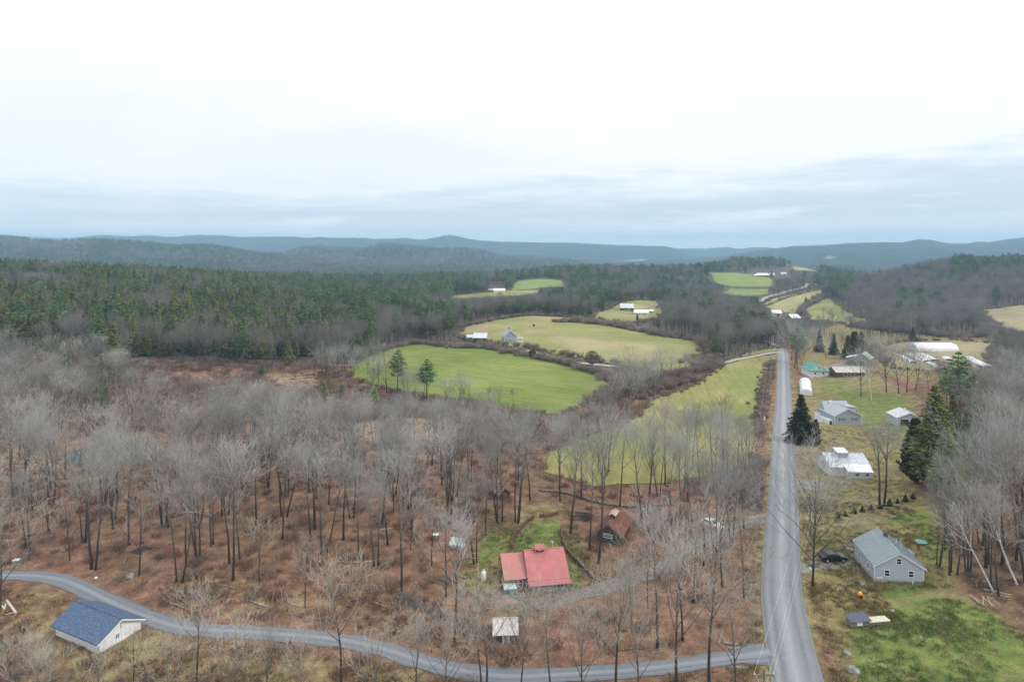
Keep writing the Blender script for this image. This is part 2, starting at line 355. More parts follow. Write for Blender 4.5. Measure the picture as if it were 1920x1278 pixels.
paint(1, [(330,1060),(700,1110),(760,1150),(880,1200),(860,1240),(700,1200),(500,1170),(380,1160),(300,1130)], 3, .42)
paint(1, [(0,1090),(600,1200),(1200,1270),(1400,1240),(1400,1500),(-100,1500)], 6, .5)
paint(1, [(1405,1278),(1425,1150),(1432,980),(1420,980),(1395,1150),(1385,1278)], 2, .6)
paint(1, [(40,810),(110,870),(200,895),(330,880),(290,905),(150,920),(60,900)], 4, .55)
paint(2, [(20,830),(90,845),(110,870),(130,900),(60,920),(10,900)], 4, .85)
paint(2, [(255,840),(330,850),(330,880),(280,885)], 3, .7)
for pl in ([(500,705),(560,698),(600,715),(585,735),(545,742),(520,725)], [(640,775),(740,770),(860,785),(890,810),(880,850),(780,860),(680,850),(560,840),(520,790),(560,780)],
           [(480,790),(560,790),(640,830),(520,850),(450,820)], [(1000,812),(1070,810),(1100,825),(1030,835)], [(330,735),(420,722),(500,745),(460,765),(380,760)]):
    paint(2, pl, 6, .88)
paint(1, [(1480,640),(1560,625),(1700,625),(1800,630),(1870,640),(1860,700),(1700,715),(1640,695),(1500,705)], 6, .8)
paint(1, [(1530,615),(1600,605),(1680,615),(1620,640),(1540,635)], 8, .8)
paint(1, [(1435,735),(1452,735),(1440,1000),(1425,1000)], 1.5, .5)
k = near_line(gx, gy, road_l); zone[:, 1] = np.maximum(zone[:, 1], np.clip(1.2-(k-3.0)/2.2, 0, 1)*.6*(gy < 460))
# packed gravel
paint(3, [(1500,1055),(1540,1045),(1560,1040),(1620,1035),(1625,1055),(1600,1064),(1540,1068),(1500,1075)], .8, .95)
paint(3, [(1490,895),(1530,900),(1560,910),(1530,918),(1492,912)], .8, .9)
paint(3, [(1495,700),(1590,676),(1640,678),(1640,690),(1520,712)], 1.5, .6)
paint(3, [(1000,1145),(1100,1120),(1200,1092),(1260,1070),(1200,1070),(1100,1098),(1040,1108),(1000,1120)], 1, .8)
paint(3, [(860,1085),(990,1110),(1010,1140),(940,1150),(820,1120)], 2, .5)
paint(2, [(790,1110),(860,1120),(960,1140),(1080,1150),(1100,1180),(960,1190),(850,1160)], 2, .4)
paint(3, [(1400,968),(1440,962),(1440,980),(1405,985)], .8, .9)
at = me.attributes.new('zone', 'FLOAT_COLOR', 'POINT'); at.data.foreach_set('color', zone.ravel())
pc = np.zeros(len(me.polygons)*3); me.polygons.foreach_get('center', pc); i0 = np.zeros(len(me.loops), np.int32); me.loops.foreach_get('vertex_index', i0)
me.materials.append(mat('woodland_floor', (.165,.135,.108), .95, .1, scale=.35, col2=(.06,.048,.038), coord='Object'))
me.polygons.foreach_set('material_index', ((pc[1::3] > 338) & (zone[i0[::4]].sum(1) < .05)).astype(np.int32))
tag(link('ground', me), 'leaf-littered ground of woods, yards and verges', kind='structure')

# ------------------------------------------------------------------ fields, draped sheets
def field_mat(name, cols, sx=1.0, ang=0.0, amt=.5, tancols=None, tanthr=.55):
    m = bpy.data.materials.new(name); m.use_nodes = True; t = m.node_tree; p = t.nodes['Principled BSDF']
    p.inputs['Roughness'].default_value = .95; p.inputs['Specular IOR Level'].default_value = .15
    g = t.nodes.new('ShaderNodeNewGeometry').outputs['Position']
    mp = t.nodes.new('ShaderNodeMapping'); mp.vector_type = 'TEXTURE'; mp.inputs['Rotation'].default_value = (0, 0, R(ang)); mp.inputs['Scale'].default_value = (14, 1, 1); t.links.new(g, mp.inputs[0])
    row = noise(t, mp.outputs[0], .55, 4, .6); big = noise(t, g, .022, 5, .6); fine = noise(t, g, .9, 5, .7)
    f = mth(t, 'ADD', mth(t, 'ADD', mth(t, 'MULTIPLY', row, .38), mth(t, 'MULTIPLY', big, .34)), mth(t, 'MULTIPLY', fine, .28))
    c = ramp(t, f, [(.38, cols[0]), (.47, cols[1]), (.53, cols[2]), (.61, cols[3])])
    if tancols:
        c2 = ramp(t, f, [(.36, tancols[0]), (.62, tancols[1])])
        n = t.nodes.new('ShaderNodeMix'); n.data_type = 'RGBA'
        t.links.new(ramp(t, noise(t, g, .014, 5, .6), [(tanthr-.06, (0, 0, 0)), (tanthr+.06, (1, 1, 1))]), n.inputs[0])
        t.links.new(c, n.inputs[6]); t.links.new(c2, n.inputs[7]); c = n.outputs[2]
    t.links.new(c, p.inputs['Base Color'])
    bn = t.nodes.new('ShaderNodeBump'); bn.inputs['Strength'].default_value = .5; bn.inputs['Distance'].default_value = .2
    t.links.new(fine, bn.inputs['Height']); t.links.new(bn.outputs[0], p.inputs['Normal'])
    return m
g4 = lambda *c: [srgb(*x) for x in c]
M_green = field_mat('mown_green_grass', [(.11,.145,.036),(.155,.198,.046),(.205,.24,.058),(.29,.29,.09)], ang=-22)
M_mix = field_mat('mixed_hay_grass', [(.17,.19,.055),(.225,.235,.075),(.28,.27,.10),(.34,.31,.14)], ang=-12, tancols=[(.30,.255,.13),(.42,.35,.20)], tanthr=.56)
M_slope = field_mat('sloping_hay_grass', [(.18,.178,.065),(.25,.235,.085),(.315,.28,.11),(.39,.335,.15)], ang=80, tancols=[(.16,.19,.055),(.24,.26,.08)], tanthr=.50)
M_tan = field_mat('dry_tan_grass', [(.24,.21,.09),(.30,.265,.12),(.36,.32,.15),(.42,.37,.19)], ang=20)
M_far = field_mat('far_green_grass', [(.14,.20,.05),(.19,.245,.07),(.23,.28,.085),(.28,.31,.11)], ang=5)
M_brown = field_mat('brown_tan_grass', [(.23,.19,.11),(.29,.24,.14),(.34,.29,.17),(.40,.34,.21)], ang=10)
def sheet(name, poly, m, dz, step, label, jag=0.6):
    rng = random.Random(len(poly)*7+int(abs(poly[0][0]))); ring = []
    n = len(poly)
    for i in range(n):
        a = Vector(poly[i]); b = Vector(poly[(i+1) % n]); k = max(1, int((b-a).length/step))
        for j in range(k):
            q = a.lerp(b, j/k); nn = Vector((-(b-a).y, (b-a).x)).normalized(); ring.append(q+nn*rng.uniform(-jag, jag))
    ar = np.array([tuple(p) for p in ring]); lo = ar.min(0); hi = ar.max(0); vs = list(ring)
    xs = np.arange(lo[0], hi[0], step); yy = np.arange(lo[1], hi[1], step)
    MX, MY = np.meshgrid(xs, yy); MX = MX.ravel(); MY = MY.ravel()
    keep = sdist(MX, MY, [tuple(p) for p in ring]) > step*.4
    vs += [Vector((a, b)) for a, b in zip(MX[keep], MY[keep])]
    nr = len(ring); o = geometry.delaunay_2d_cdt(vs, [(i, (i+1) % nr) for i in range(nr)], [list(range(nr))], 1, 1e-4)
    v2 = np.array([tuple(v) for v in o[0]]); z = T(v2[:, 0], v2[:, 1])+dz
    fc = [f for f in o[2] if len(f) == 3]
    me = np_mesh(name, np.column_stack([v2, z]), np.array(fc), [m], smooth=True)
    # normals up
    bm = bmesh.new(); bm.from_mesh(me); 
    for f in bm.faces:
        if f.normal.z < 0: f.normal_flip()
    bm.to_mesh(me); bm.free()
    return tag(link(name, me), label, kind='structure')
sheet('field', G['green'], M_green, .16, 6, 'bright green mown field in the middle of the valley')
sheet('field', G['upper'], M_mix, .2, 8, 'tan and green hayfield behind the grey farmhouse')
sheet('field', G['slope'], M_slope, .12, 5, 'yellow-green field beside the road')
sheet('field', G['wedge'], M_slope, .14, 5, 'narrow yellow-green field above the farm lane')
sheet('field', G['farmclear'], M_mix, .3, 10, 'farm clearing around the dark barn')
for kk, mm in (('hilltop', M_far), ('farstrip', M_mix), ('pasture', M_far), ('lowpasture', M_far), ('tan', M_tan), ('olive', M_mix), ('crest', M_tan)):
    sheet('field', G[kk], mm, .45, 14, {'hilltop': 'small green hilltop field', 'farstrip': 'tan strip of field before the hilltop field', 'pasture': 'green pasture below the far white farm', 'lowpasture': 'green pasture in front of the tree row', 'tan': 'tan field along the far road', 'olive': 'olive field below the wooded hill', 'crest': 'tan field on the far crest'}[kk], 2)
sheet('field', G['right'], M_brown, .3, 10, 'pale tan field under the wooded hill')
sheet('field', G['market'], M_brown, .2, 8, 'tan market-garden field around the twin greenhouses')

# ------------------------------------------------------------------ roads
def road_mat(name, base, dark, light):
    m = bpy.data.materials.new(name); m.use_nodes = True; t = m.node_tree; p = t.nodes['Principled BSDF']
    p.inputs['Roughness'].default_value = .55; p.inputs['Specular IOR Level'].default_value = .4
    uv = t.nodes.new('ShaderNodeUVMap'); uv.uv_map = 'UVMap'; s_ = t.nodes.new('ShaderNodeSeparateXYZ'); t.links.new(uv.outputs[0], s_.inputs[0])
    g = t.nodes.new('ShaderNodeNewGeometry').outputs['Position']
    cb = t.nodes.new('ShaderNodeCombineXYZ'); t.links.new(mth(t, 'MULTIPLY', s_.outputs[0], 9), cb.inputs[0]); t.links.new(mth(t, 'MULTIPLY', s_.outputs[1], .05), cb.inputs[1])
    lane = noise(t, cb.outputs[0], 1.0, 3, .6); fine = noise(t, g, 1.6, 5, .7)
    wob = mth(t, 'ADD', s_.outputs[0], mth(t, 'MULTIPLY', mth(t, 'SUBTRACT', noise(t, cb.outputs[0], .7, 2), .5), .07))
    tr = ramp(t, wob, [(0, (.35,)*3), (.05, (.1,)*3), (.16, (.55,)*3), (.26, (.25,)*3), (.36, (.5,)*3), (.5, (1,)*3), (.62, (.55,)*3), (.74, (.2,)*3), (.84, (.55,)*3), (.95, (.1,)*3), (1, (.35,)*3)])
    f = mth(t, 'ADD', mth(t, 'MULTIPLY', tr, .42), mth(t, 'ADD', mth(t, 'MULTIPLY', lane, .25), mth(t, 'MULTIPLY', fine, .25)))
    t.links.new(ramp(t, f, [(.25, dark), (.5, base), (.8, light)]), p.inputs['Base Color'])
    return m
M_road = road_mat('worn_asphalt', (.245,.255,.27), (.13,.138,.15), (.37,.38,.395))
M_drive = road_mat('gravel_drive', (.20,.218,.245), (.115,.122,.135), (.31,.325,.345))
M_lane = mat('pale_gravel', (.42,.39,.33), .9, .1, scale=.6, var=.2)
def ribbon(name, line, width, m, dz, label, crown=.06, jag=.12, na=9, seed=1):
    rng = random.Random(seed); n = len(line); V = []; UV = []; acc = 0
    for i, p in enumerate(line):
        d = (line[min(i+1, n-1)]-line[max(i-1, 0)]).normalized(); nn = Vector((-d.y, d.x)); w = width if not callable(width) else width(i/(n-1))
        if i: acc += (p-line[i-1]).length
        for k in range(na):
            s_ = k/(na-1); j = rng.uniform(-jag, jag) if k in (0, na-1) else 0
            q = p+nn*((.5-s_)*w+j); V.append((q.x, q.y, 0)); UV.append((s_, acc, 1-(2*s_-1)**2))
    V = np.array(V); U = np.array(UV); V[:, 2] = T(V[:, 0], V[:, 1])+dz+U[:, 2]*crown
    i = (np.arange(n-1)[:, None]*na+np.arange(na-1)[None, :]).ravel(); Fc = np.stack([i, i+na, i+na+1, i+1], 1)
    me = np_mesh(name, V, Fc, [m], smooth=True); ul = me.uv_layers.new(name='UVMap')
    vi = np.zeros(len(me.loops), np.int32); me.loops.foreach_get('vertex_index', vi)
    ul.data.foreach_set('uv', U[vi, :2].astype(np.float32).ravel())
    if me.polygons[0].normal.z < 0: me.flip_normals()
    return tag(link(name, me), label, kind='structure')
ribbon('road', road_l, 6.2, M_road, .10, 'long grey country road running up the valley', jag=.05)
ribbon('road', bend_l, 6, M_road, .12, 'bend of the road among the trees')
ribbon('road', far_l, 7, M_lane, .6, 'far stretch of road beside the tan field')
ribbon('driveway', drive_l, lambda t: 3.0+(1.6 if t > .97 else 0), M_drive, .07, 'curving grey gravel drive below the wood', jag=.25)
ribbon('driveway', track_l, lambda t: 3.2, mat('grey_gravel', (.26,.245,.23), .9, .1, scale=1.5, col2=(.15,.12,.10)), .05, 'faint gravel track from the road to the red-roofed house', jag=.5)
ribbon('driveway', lane_l, 3.2, M_lane, .24, 'pale farm lane between the fields', jag=.2)
# parking apron by the grey house
# pond
th = np.linspace(0, 2*math.pi, 49)[:-1]
ring = [(POND[0]+math.cos(a)*14.6, POND[1]+math.sin(a)*13.0) for a in th]
mp = bpy.data.materials.new('pond_water'); mp.use_nodes = True; q = mp.node_tree.nodes['Principled BSDF']
q.inputs['Base Color'].default_value = (.02, .02, .018, 1); q.inputs['Roughness'].default_value = .06
bn = mp.node_tree.nodes.new('ShaderNodeBump'); bn.inputs['Strength'].default_value = .08
mp.node_tree.links.new(noise(mp.node_tree, mp.node_tree.nodes.new('ShaderNodeNewGeometry').outputs['Position'], 1.2, 3), bn.inputs['Height']); mp.node_tree.links.new(bn.outputs[0], q.inputs['Normal'])
tag(MB().add([(a, b, POND_Z) for a, b in ring], [list(range(48))]).build('pond', mp), 'dark still woodland pond', kind='structure')
# ------------------------------------------------------------------ distant hills
def hill_mat(name, c1, c2, c3, sc, bumpd, clear=0):
    m = bpy.data.materials.new(name); m.use_nodes = True; t = m.node_tree; p = t.nodes['Principled BSDF']
    p.inputs['Roughness'].default_value = 1; p.inputs['Specular IOR Level'].default_value = .05
    g = t.nodes.new('ShaderNodeNewGeometry').outputs['Position']
    a = noise(t, g, sc, 8, .72); b = noise(t, g, sc*.12, 4, .6)
    f = mth(t, 'ADD', mth(t, 'MULTIPLY', a, .6), mth(t, 'MULTIPLY', b, .4))
    c = ramp(t, f, [(.38, c1), (.5, c2), (.62, c3)])
    if clear:
        mp = t.nodes.new('ShaderNodeMapping'); mp.inputs['Scale'].default_value = (1, .45, 1); t.links.new(g, mp.inputs[0])
        n = t.nodes.new('ShaderNodeMix'); n.data_type = 'RGBA'; t.links.new(ramp(t, noise(t, mp.outputs[0], .0032, 3, .55), [(clear, (0, 0, 0)), (clear+.02, (1, 1, 1))]), n.inputs[0]); t.links.new(c, n.inputs[6]); n.inputs[7].default_value = (.42, .40, .30, 1); c = n.outputs[2]
    t.links.new(c, p.inputs['Base Color'])
    bn = t.nodes.new('ShaderNodeBump'); bn.inputs['Strength'].default_value = 1; bn.inputs['Distance'].default_value = bumpd
    t.links.new(a, bn.inputs['Height']); t.links.new(bn.outputs[0], p.inputs['Normal']); return m
def ridge(prof, D, wn, wf, base, m, label, rough, seed, ns=260, nt_=70, sc=300.):
    us = np.array([p[0] for p in prof], float); vs = np.array([p[1] for p in prof], float)
    u = np.linspace(us[0], us[-1], ns); v = np.interp(u, us, vs)
    kk = np.array([1, 2, 3, 2, 1.])/9; v = np.convolve(np.pad(v, 2, 'edge'), kk, 'valid')
    t = np.linspace(-1, 1, nt_); U, Tt = np.meshgrid(u, t, indexing='ij'); Vv = np.repeat(v[:, None], nt_, 1)
    tan = (U-960)/FP; Yy = D+np.where(Tt < 0, Tt*wn, Tt*wf); Xx = tan*D*(1+(Yy/D-1)*.8)
    crest = HC-(Vv-HV)*D/FP
    n = fbm(Xx/sc, Yy/sc, 5, seed); n2 = fbm(Xx/(sc*.25), Yy/(sc*.25), 4, seed+50)
    prof_ = np.cos(Tt*math.pi/2)**1.25
    prof_ = prof_*(1-(1-prof_)*rough*(n-.35)*2.2)
    Zz = base+(crest-base)*prof_+(n2-.5)*(crest-base)*.17*np.where(Tt < -.05, 1, .4)
    V = np.stack([Xx.ravel(), Yy.ravel(), Zz.ravel()], 1)
    i = (np.arange(ns-1)[:, None]*nt_+np.arange(nt_-1)[None, :]).ravel()
    me = np_mesh('hills', V, np.stack([i, i+nt_, i+nt_+1, i+1], 1), [m], smooth=True)
    tag(link('hills', me), label, kind='structure')
    return Xx, Yy, Zz
M_h1 = hill_mat('wooded_hill', (.018,.028,.015), (.055,.055,.04), (.12,.10,.085), .035, 9)
M_h2 = hill_mat('far_wooded_hill', (.012,.026,.018), (.032,.046,.034), (.065,.072,.055), .010, 60)
M_h3 = hill_mat('far_farmed_hill', (.012,.026,.018), (.032,.046,.034), (.065,.072,.055), .010, 60, .69)
gme = bpy.data.objects['ground'].data; gme.materials.append(hill_mat('valley_woods', (.016,.028,.017), (.045,.05,.036), (.095,.085,.068), .03, 9, .69))
pc = np.zeros(len(gme.polygons)*3); gme.polygons.foreach_get('center', pc); mi_ = np.zeros(len(gme.polygons), np.int32); gme.polygons.foreach_get('material_index', mi_); mi_[pc[1::3] > 2450] = 2; gme.polygons.foreach_set('material_index', mi_)
hillA = ridge([(-500,446),(-200,448),(0,450),(67,457),(110,460),(170,456),(217,458),(277,463),(320,468),(393,467),(423,472),(467,480),(533,483),(600,492),(680,500)], 2600, 900, 700, -75, M_h1, 'wooded hill beyond the conifer forest', .5, 3)
hillB = ridge([(380,500),(450,492),(533,480),(567,468),(600,466),(640,469),(683,471),(713,463),(740,461),(773,467),(800,470),(840,472),(873,472),(907,475),(927,482),(970,486),(1007,488),(1073,492),(1130,500)], 3500, 1100, 900, -85, M_h1, 'rounded wooded hill under the blue ridge', .5, 9)
ridge([(-600,450),(-100,452),(50,453),(90,448),(133,450),(180,443),(205,441),(233,443),(333,444),(400,441),(447,444),(500,444),(580,446),(673,447),(707,449),(760,446),(790,449),(820,445),(840,442),(855,442),(870,445),(907,452),(973,455),(1073,457),(1173,461),(1213,461),(1250,462),(1275,470),(1310,482),(1360,492)], 6500, 2200, 1500, -110, M_h2, 'long blue mountain ridge', .35, 17, ns=420, sc=900.)
ridge([(-600,440),(0,441),(60,444),(110,446),(150,444),(300,450),(500,455),(700,456),(900,455),(947,453),(990,454),(1090,455),(1140,458),(1200,462),(1280,466),(1400,466),(1600,464),(1750,458),(1790,455),(1810,457),(1900,460),(2300,450)], 9300, 2300, 700, -160, M_h2, 'pale farthest range on the horizon', .3, 23, ns=320, sc=1500.)
ridge([(1120,492),(1190,484),(1240,474),(1280,467),(1300,467),(1313,470),(1330,465),(1363,463),(1387,467),(1407,464),(1437,463),(1460,467),(1520,476),(1600,484)], 7600, 1600, 1000, -110, M_h3, 'blue hills behind the far farm', .4, 31, sc=700.)
hillC = ridge([(1270,500),(1340,484),(1403,472),(1447,466),(1493,461),(1540,460),(1580,457),(1647,454),(1693,454),(1705,452),(1723,449),(1740,450),(1753,454),(1780,458),(1813,457),(1837,452),(1853,454),(1897,448),(1920,446),(2000,444),(2300,450),(2600,455)], 4800, 2300, 1200, -95, M_h3, 'blue hills across the valley on the right', .55, 41, ns=360, sc=650.)
# water glint and far clearings
def far_patch(name, pl, D0, z0, m, label):
    ps = [((u-960)*((HC-z0)*FP/(v-HV))/FP, (HC-z0)*FP/(v-HV), z0) for u, v in pl]
    tag(MB().add(ps, [list(range(len(ps)))]).build(name, m), label, kind='structure')

# ------------------------------------------------------------------ trees
M_bark = bpy.data.materials.new('tree_bark'); M_bark.use_nodes = True
def _bark():
    t = M_bark.node_tree; p = t.nodes['Principled BSDF']; p.inputs['Roughness'].default_value = .9; p.inputs['Specular IOR Level'].default_value = .15
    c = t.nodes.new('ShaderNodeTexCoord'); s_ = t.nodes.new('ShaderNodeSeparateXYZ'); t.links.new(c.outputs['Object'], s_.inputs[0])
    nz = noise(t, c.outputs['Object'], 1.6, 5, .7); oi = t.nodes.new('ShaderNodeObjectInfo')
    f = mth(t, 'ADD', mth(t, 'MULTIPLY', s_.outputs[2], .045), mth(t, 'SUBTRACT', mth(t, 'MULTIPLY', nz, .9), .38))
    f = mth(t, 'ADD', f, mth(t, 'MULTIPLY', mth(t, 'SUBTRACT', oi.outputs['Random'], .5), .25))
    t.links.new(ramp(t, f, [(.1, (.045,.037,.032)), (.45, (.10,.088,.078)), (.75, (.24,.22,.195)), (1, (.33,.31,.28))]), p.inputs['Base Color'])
_bark()
M_twig = mat('bare_twigs', (.44,.435,.41), .9, .1, scale=.25, col2=(.285,.28,.262), rnd=.28)
M_dusk = mat('brown_grey_twigs', (.255,.24,.222), .9, .1, scale=.25, col2=(.155,.14,.128), rnd=.3)
M_twigl = mat('pale_lichened_twigs', (.54,.51,.45), .9, .1, scale=.3, col2=(.33,.31,.27), rnd=.15)
M_shrub = mat('shrub_twigs', (.36,.285,.24), .9, .1, scale=.3, col2=(.21,.155,.13), rnd=.3)
M_birch = mat('white_birch_bark', (.78,.76,.72), .7, .2, scale=2.5, col2=(.45,.42,.38))
M_hem = mat('hemlock_needles', (.25,.275,.075), .8, .15, scale=.5, col2=(.085,.12,.038), rnd=.4)
M_pine = mat('pine_needles', (.20,.29,.11), .8, .15, scale=.5, col2=(.08,.14,.058), rnd=.3)
M_cedar = mat('cedar_foliage', (.085,.075,.018), .85, .1, scale=.6, col2=(.03,.034,.012), rnd=.2)
M_dark = mat('dark_spruce_needles', (.075,.10,.042), .8, .15, scale=.5, col2=(.016,.026,.016), rnd=.2)
M_ever = mat('conifer_bark', (.12,.095,.075), .9, .1, scale=2)
def seg_tubes(segs, sides=3):
    """open prisms around many short segments at once: rows p0(3) p1(3) r0 r1"""
    A = np.asarray(segs, float); p0 = A[:, :3]; p1 = A[:, 3:6]; d = p1-p0; d /= np.linalg.norm(d, axis=1, keepdims=True)+1e-9
    ref = np.where(np.abs(d[:, 2:3]) < .8, [[0, 0, 1.]], [[1., 0, 0]]); a = np.cross(d, ref); a /= np.linalg.norm(a, axis=1, keepdims=True); b = np.cross(d, a)
    n = len(A); V = np.zeros((n, 2*sides, 3))
    for k in range(sides):
        t = 2*math.pi*k/sides; o = a*math.cos(t)+b*math.sin(t)
        V[:, k] = p0+o*A[:, 6:7]; V[:, sides+k] = p1+o*A[:, 7:8]
    Fc = []
    for k in range(sides): Fc.append([k, (k+1) % sides, sides+(k+1) % sides, sides+k])
    Fq = (np.array(Fc)[None]+np.arange(n)[:, None, None]*2*sides).reshape(-1, 4)
    return V.reshape(-1, 3), Fq
def bare_tree(seed, h, form='wood', twr=.016, dens=1.0, lean=(0, 0), stems=1):
    if stems > 1:
        r_ = random.Random(seed*3+1); a0 = r_.uniform(0, 6.28); out = []
        for k in range(stems):
            a = a0+k*6.28/stems; l_ = r_.uniform(.05, .15); (tv, tf_), (cv, cf) = bare_tree(seed*10+k, h*r_.uniform(.82, 1.0), form, twr, dens*(.8 if stems == 2 else .7), (math.cos(a)*l_, math.sin(a)*l_))
            o_ = np.array([math.cos(a), math.sin(a), 0])*r_.uniform(.25, .8); out.append((tv+o_, tf_, cv+o_, cf))
        TVv, TF, CV, CF = [], [], [], []; a = b = 0
        for tv, tf_, cv, cf in out: TVv.append(tv); TF.append(tf_+a); a += len(tv); CV.append(cv); CF.append(cf+b); b += len(cv)
        return (np.vstack(TVv), np.vstack(TF)), (np.vstack(CV), np.vstack(CF))
    rng = random.Random(seed); big = []; fine = []
    def rot(d, ang, azm):
        ref = Vector((0, 0, 1)) if abs(d.z) < .95 else Vector((1, 0, 0)); a = d.cross(ref).normalized(); b = d.cross(a)
        return (d*math.cos(ang)+(a*math.cos(azm)+b*math.sin(azm))*math.sin(ang)).normalized()
    NC = {1: 6, 2: 5, 3: 3.7} if form != 'sap' else {1: 4, 2: 3, 3: 3}
    def grow(p, d, L, r, lv):
        ns = 4 if lv == 1 else 3 if lv == 2 else 2; pts = [(p.copy(), r)]; q = p.copy()
        for i in range(ns):
            d = (d+Vector((rng.gauss(0, .10), rng.gauss(0, .10), rng.gauss(.07, .07)))).normalized(); q = q+d*(L/ns); rr = r*(1-.72*(i+1)/ns)
            (big if lv <= 1 else fine).append((*pts[-1][0], *q, pts[-1][1], max(rr, twr*.6))); pts.append((q.copy(), rr))
        if lv >= 4: return
        nc = max(2, round(NC[lv]*dens+rng.uniform(-.8, .8))); a0 = rng.uniform(0, 6.28)
        for c in range(nc):
            t = .22+.78*(c+.6)/nc; k = min(int(t*ns), ns-1); w = t*ns-k; a = pts[k][0].lerp(pts[k+1][0], min(w, 1))
            cd = rot(d, R(rng.uniform(22, 52)), a0+c*2.4+rng.uniform(-.4, .4)); cd.z += .12; cd.normalize()
            grow(a, cd, L*rng.uniform(.42, .62)*(1.15-.35*t), max(r*.42*(1-.4*t), twr), lv+1)
    r0 = h*.0115; tf = {'wood': .47, 'open': .22, 'sap': .3, 'mid': .38, 'young': .3}[form]; n = 9; p = Vector((0, 0, -.4)); tp = [(p, r0*1.35)]
    d = Vector((lean[0], lean[1], 1)).normalized(); top = h*(.80 if form in ('wood', 'sap', 'mid') else .55)
    for i in range(n):
        d = (d+Vector((rng.gauss(0, .03), rng.gauss(0, .03), .02))).normalized(); p = p+d*((top+.4)/n); tp.append((p.copy(), r0*(1-.62*(i+1)/n)))
    nl = {'wood': 9, 'open': 10, 'sap': 7, 'mid': 10, 'young': 9}[form]; a0 = rng.uniform(0, 6.28)
    zs = [tf+(.80-tf)*((i+.3)/nl)**.9 if form in ('wood', 'mid', 'sap') else tf+(.55-tf)*(i+.3)/nl for i in range(nl)]
    for i, zf in enumerate(zs):
        t = (zf*h)/(top)*n; k = min(int(t), n-1); a = tp[k][0].lerp(tp[k+1][0], t-k)
        s_ = (zf-tf)/max(.8-tf, .01)
        ang = rng.uniform(30, 54)*(1-.55*s_) if form != 'open' else rng.uniform(24, 55)*(1-.4*s_)
        L = (h-zf*h)*rng.uniform(.78, 1.02) if form in ('open', 'young') else (h-zf*h)*rng.uniform(.8, 1.08)*(1.05 if s_ > .2 else .85)
        dd = rot(d, R(ang), a0+i*2.4+rng.uniform(-.3, .3))
        grow(a, dd, L, tp[k][1]*rng.uniform(.42, .6), 1)
    grow(tp[-1][0], d, h-top, tp[-1][1]*.8, 1)
    # trunk as one tapering tube
    mb = MB().tube([q for q, _ in tp], [r for _, r in tp], 7)
    V1 = np.array(mb.v); F1 = [f for f in mb.f if len(f) == 4]; Vb, Fb = seg_tubes(big, 5)
    tv = np.vstack([V1, Vb]); tfc = np.vstack([np.array(F1), Fb+len(V1)])
    cv, cf = seg_tubes(fine, 3)
    return (tv, tfc), (cv, cf)
def leafy(rng, V, Fc, c, s, flat=.45, nrm=None):
    a = np.array([rng.gauss(0, 1), rng.gauss(0, 1), rng.gauss(0, flat)]); a /= np.linalg.norm(a)
    b = np.array([rng.gauss(0, 1), rng.gauss(0, 1), rng.gauss(0, flat)]); b -= a*(a@b); b /= np.linalg.norm(b)+1e-9
    k = len(V); V += [c-a*s, c-b*s*.45, c+a*s, c+b*s*.45]; Fc.append((k, k+1, k+2, k+3))
def conifer(seed, h, form='hem'):
    rng = random.Random(seed); V = []; Fc = []; segs = []
    z0 = {'hem': .12, 'spr': .1, 'pine': .38, 'cedar': .0, 'tallpine': .06}[form]; Rm = h*{'hem': .20, 'spr': .29, 'pine': .24, 'cedar': .22, 'tallpine': .24}[form]
    nw = {'hem': 26, 'spr': 26, 'pine': 13, 'cedar': 30, 'tallpine': 34}[form]; ph = rng.uniform(0, 6)
    for w in range(nw):
        t = (w+rng.uniform(0, .7))/nw; z = h*(z0+(1-z0)*t)
        if form == 'pine': rr = Rm*(1-t)**.55*(.55+.45*min(1, t*4))*rng.uniform(.75, 1.15)
        elif form == 'cedar': rr = Rm*(1-t)**.6*min(1, .75+t*3)
        elif form == 'tallpine': rr = Rm*(1-t)**.75*min(1, .6+t*2)*rng.uniform(.8, 1.15)
        else: rr = Rm*(1-t)**.85+.15
        nb = {'pine': 6, 'tallpine': 9, 'cedar': 10}.get(form, 8 if t < .7 else 6)
        for b in range(nb):
            az_ = ph+w*1.3+b*2*math.pi/nb+rng.uniform(-.25, .25); L = rr*rng.uniform(.7, 1.12); 
            if rng.random() < .07: continue
            up = {'hem': -.18, 'spr': -.32, 'pine': .18, 'cedar': .9, 'tallpine': .1}[form]; dr = np.array([math.cos(az_), math.sin(az_), 0])
            segs.append((0, 0, z, *(dr*L*.8+np.array([0, 0, z+up*L*.8])), .05*h/20, .02))
            ns = max(3, int(L/.42)); 
            for k in range(ns):
                f = (k+.6)/ns
                if form == 'pine' and f < .3: continue
                droop = -.10*f*f*L if form in ('hem', 'spr') else .05*f*L
                c = dr*L*f+np.array([0, 0, z+up*L*f+droop]); side = np.array([-dr[1], dr[0], 0])
                wd = L*.30*(1-f*.55) if form not in ('cedar',) else .3
                for q in range(4 if form == 'hem' else 6 if form == 'spr' else 7 if form == 'pine' else 4):
                    o = side*rng.uniform(-wd, wd)+np.array([0, 0, rng.uniform(-.10, .16 if form[-4:] != 'pine' else .42)])
                    leafy(rng, V, Fc, c+o+dr*rng.uniform(-.2, .2), rng.uniform(.30, .55)*(1 if form != 'cedar' else .8), .35 if form != 'cedar' else 1.2)
    for k in range(10): leafy(rng, V, Fc, np.array([rng.gauss(0, .08), rng.gauss(0, .08), h*(1-k*.008)]), .22, 1.5)
    tb = MB().tube([(0, 0, -.4), (0, 0, h*.4), (0, 0, h*.98)], [h*.014, h*.010, .03], 6); V1 = np.array(tb.v); F1 = np.array([f for f in tb.f if len(f) == 4])
    Vs, Fs = seg_tubes(segs, 3)
    return (np.vstack([V1, Vs]), np.vstack([F1, Fs+len(V1)])), (np.array(V), np.array(Fc))
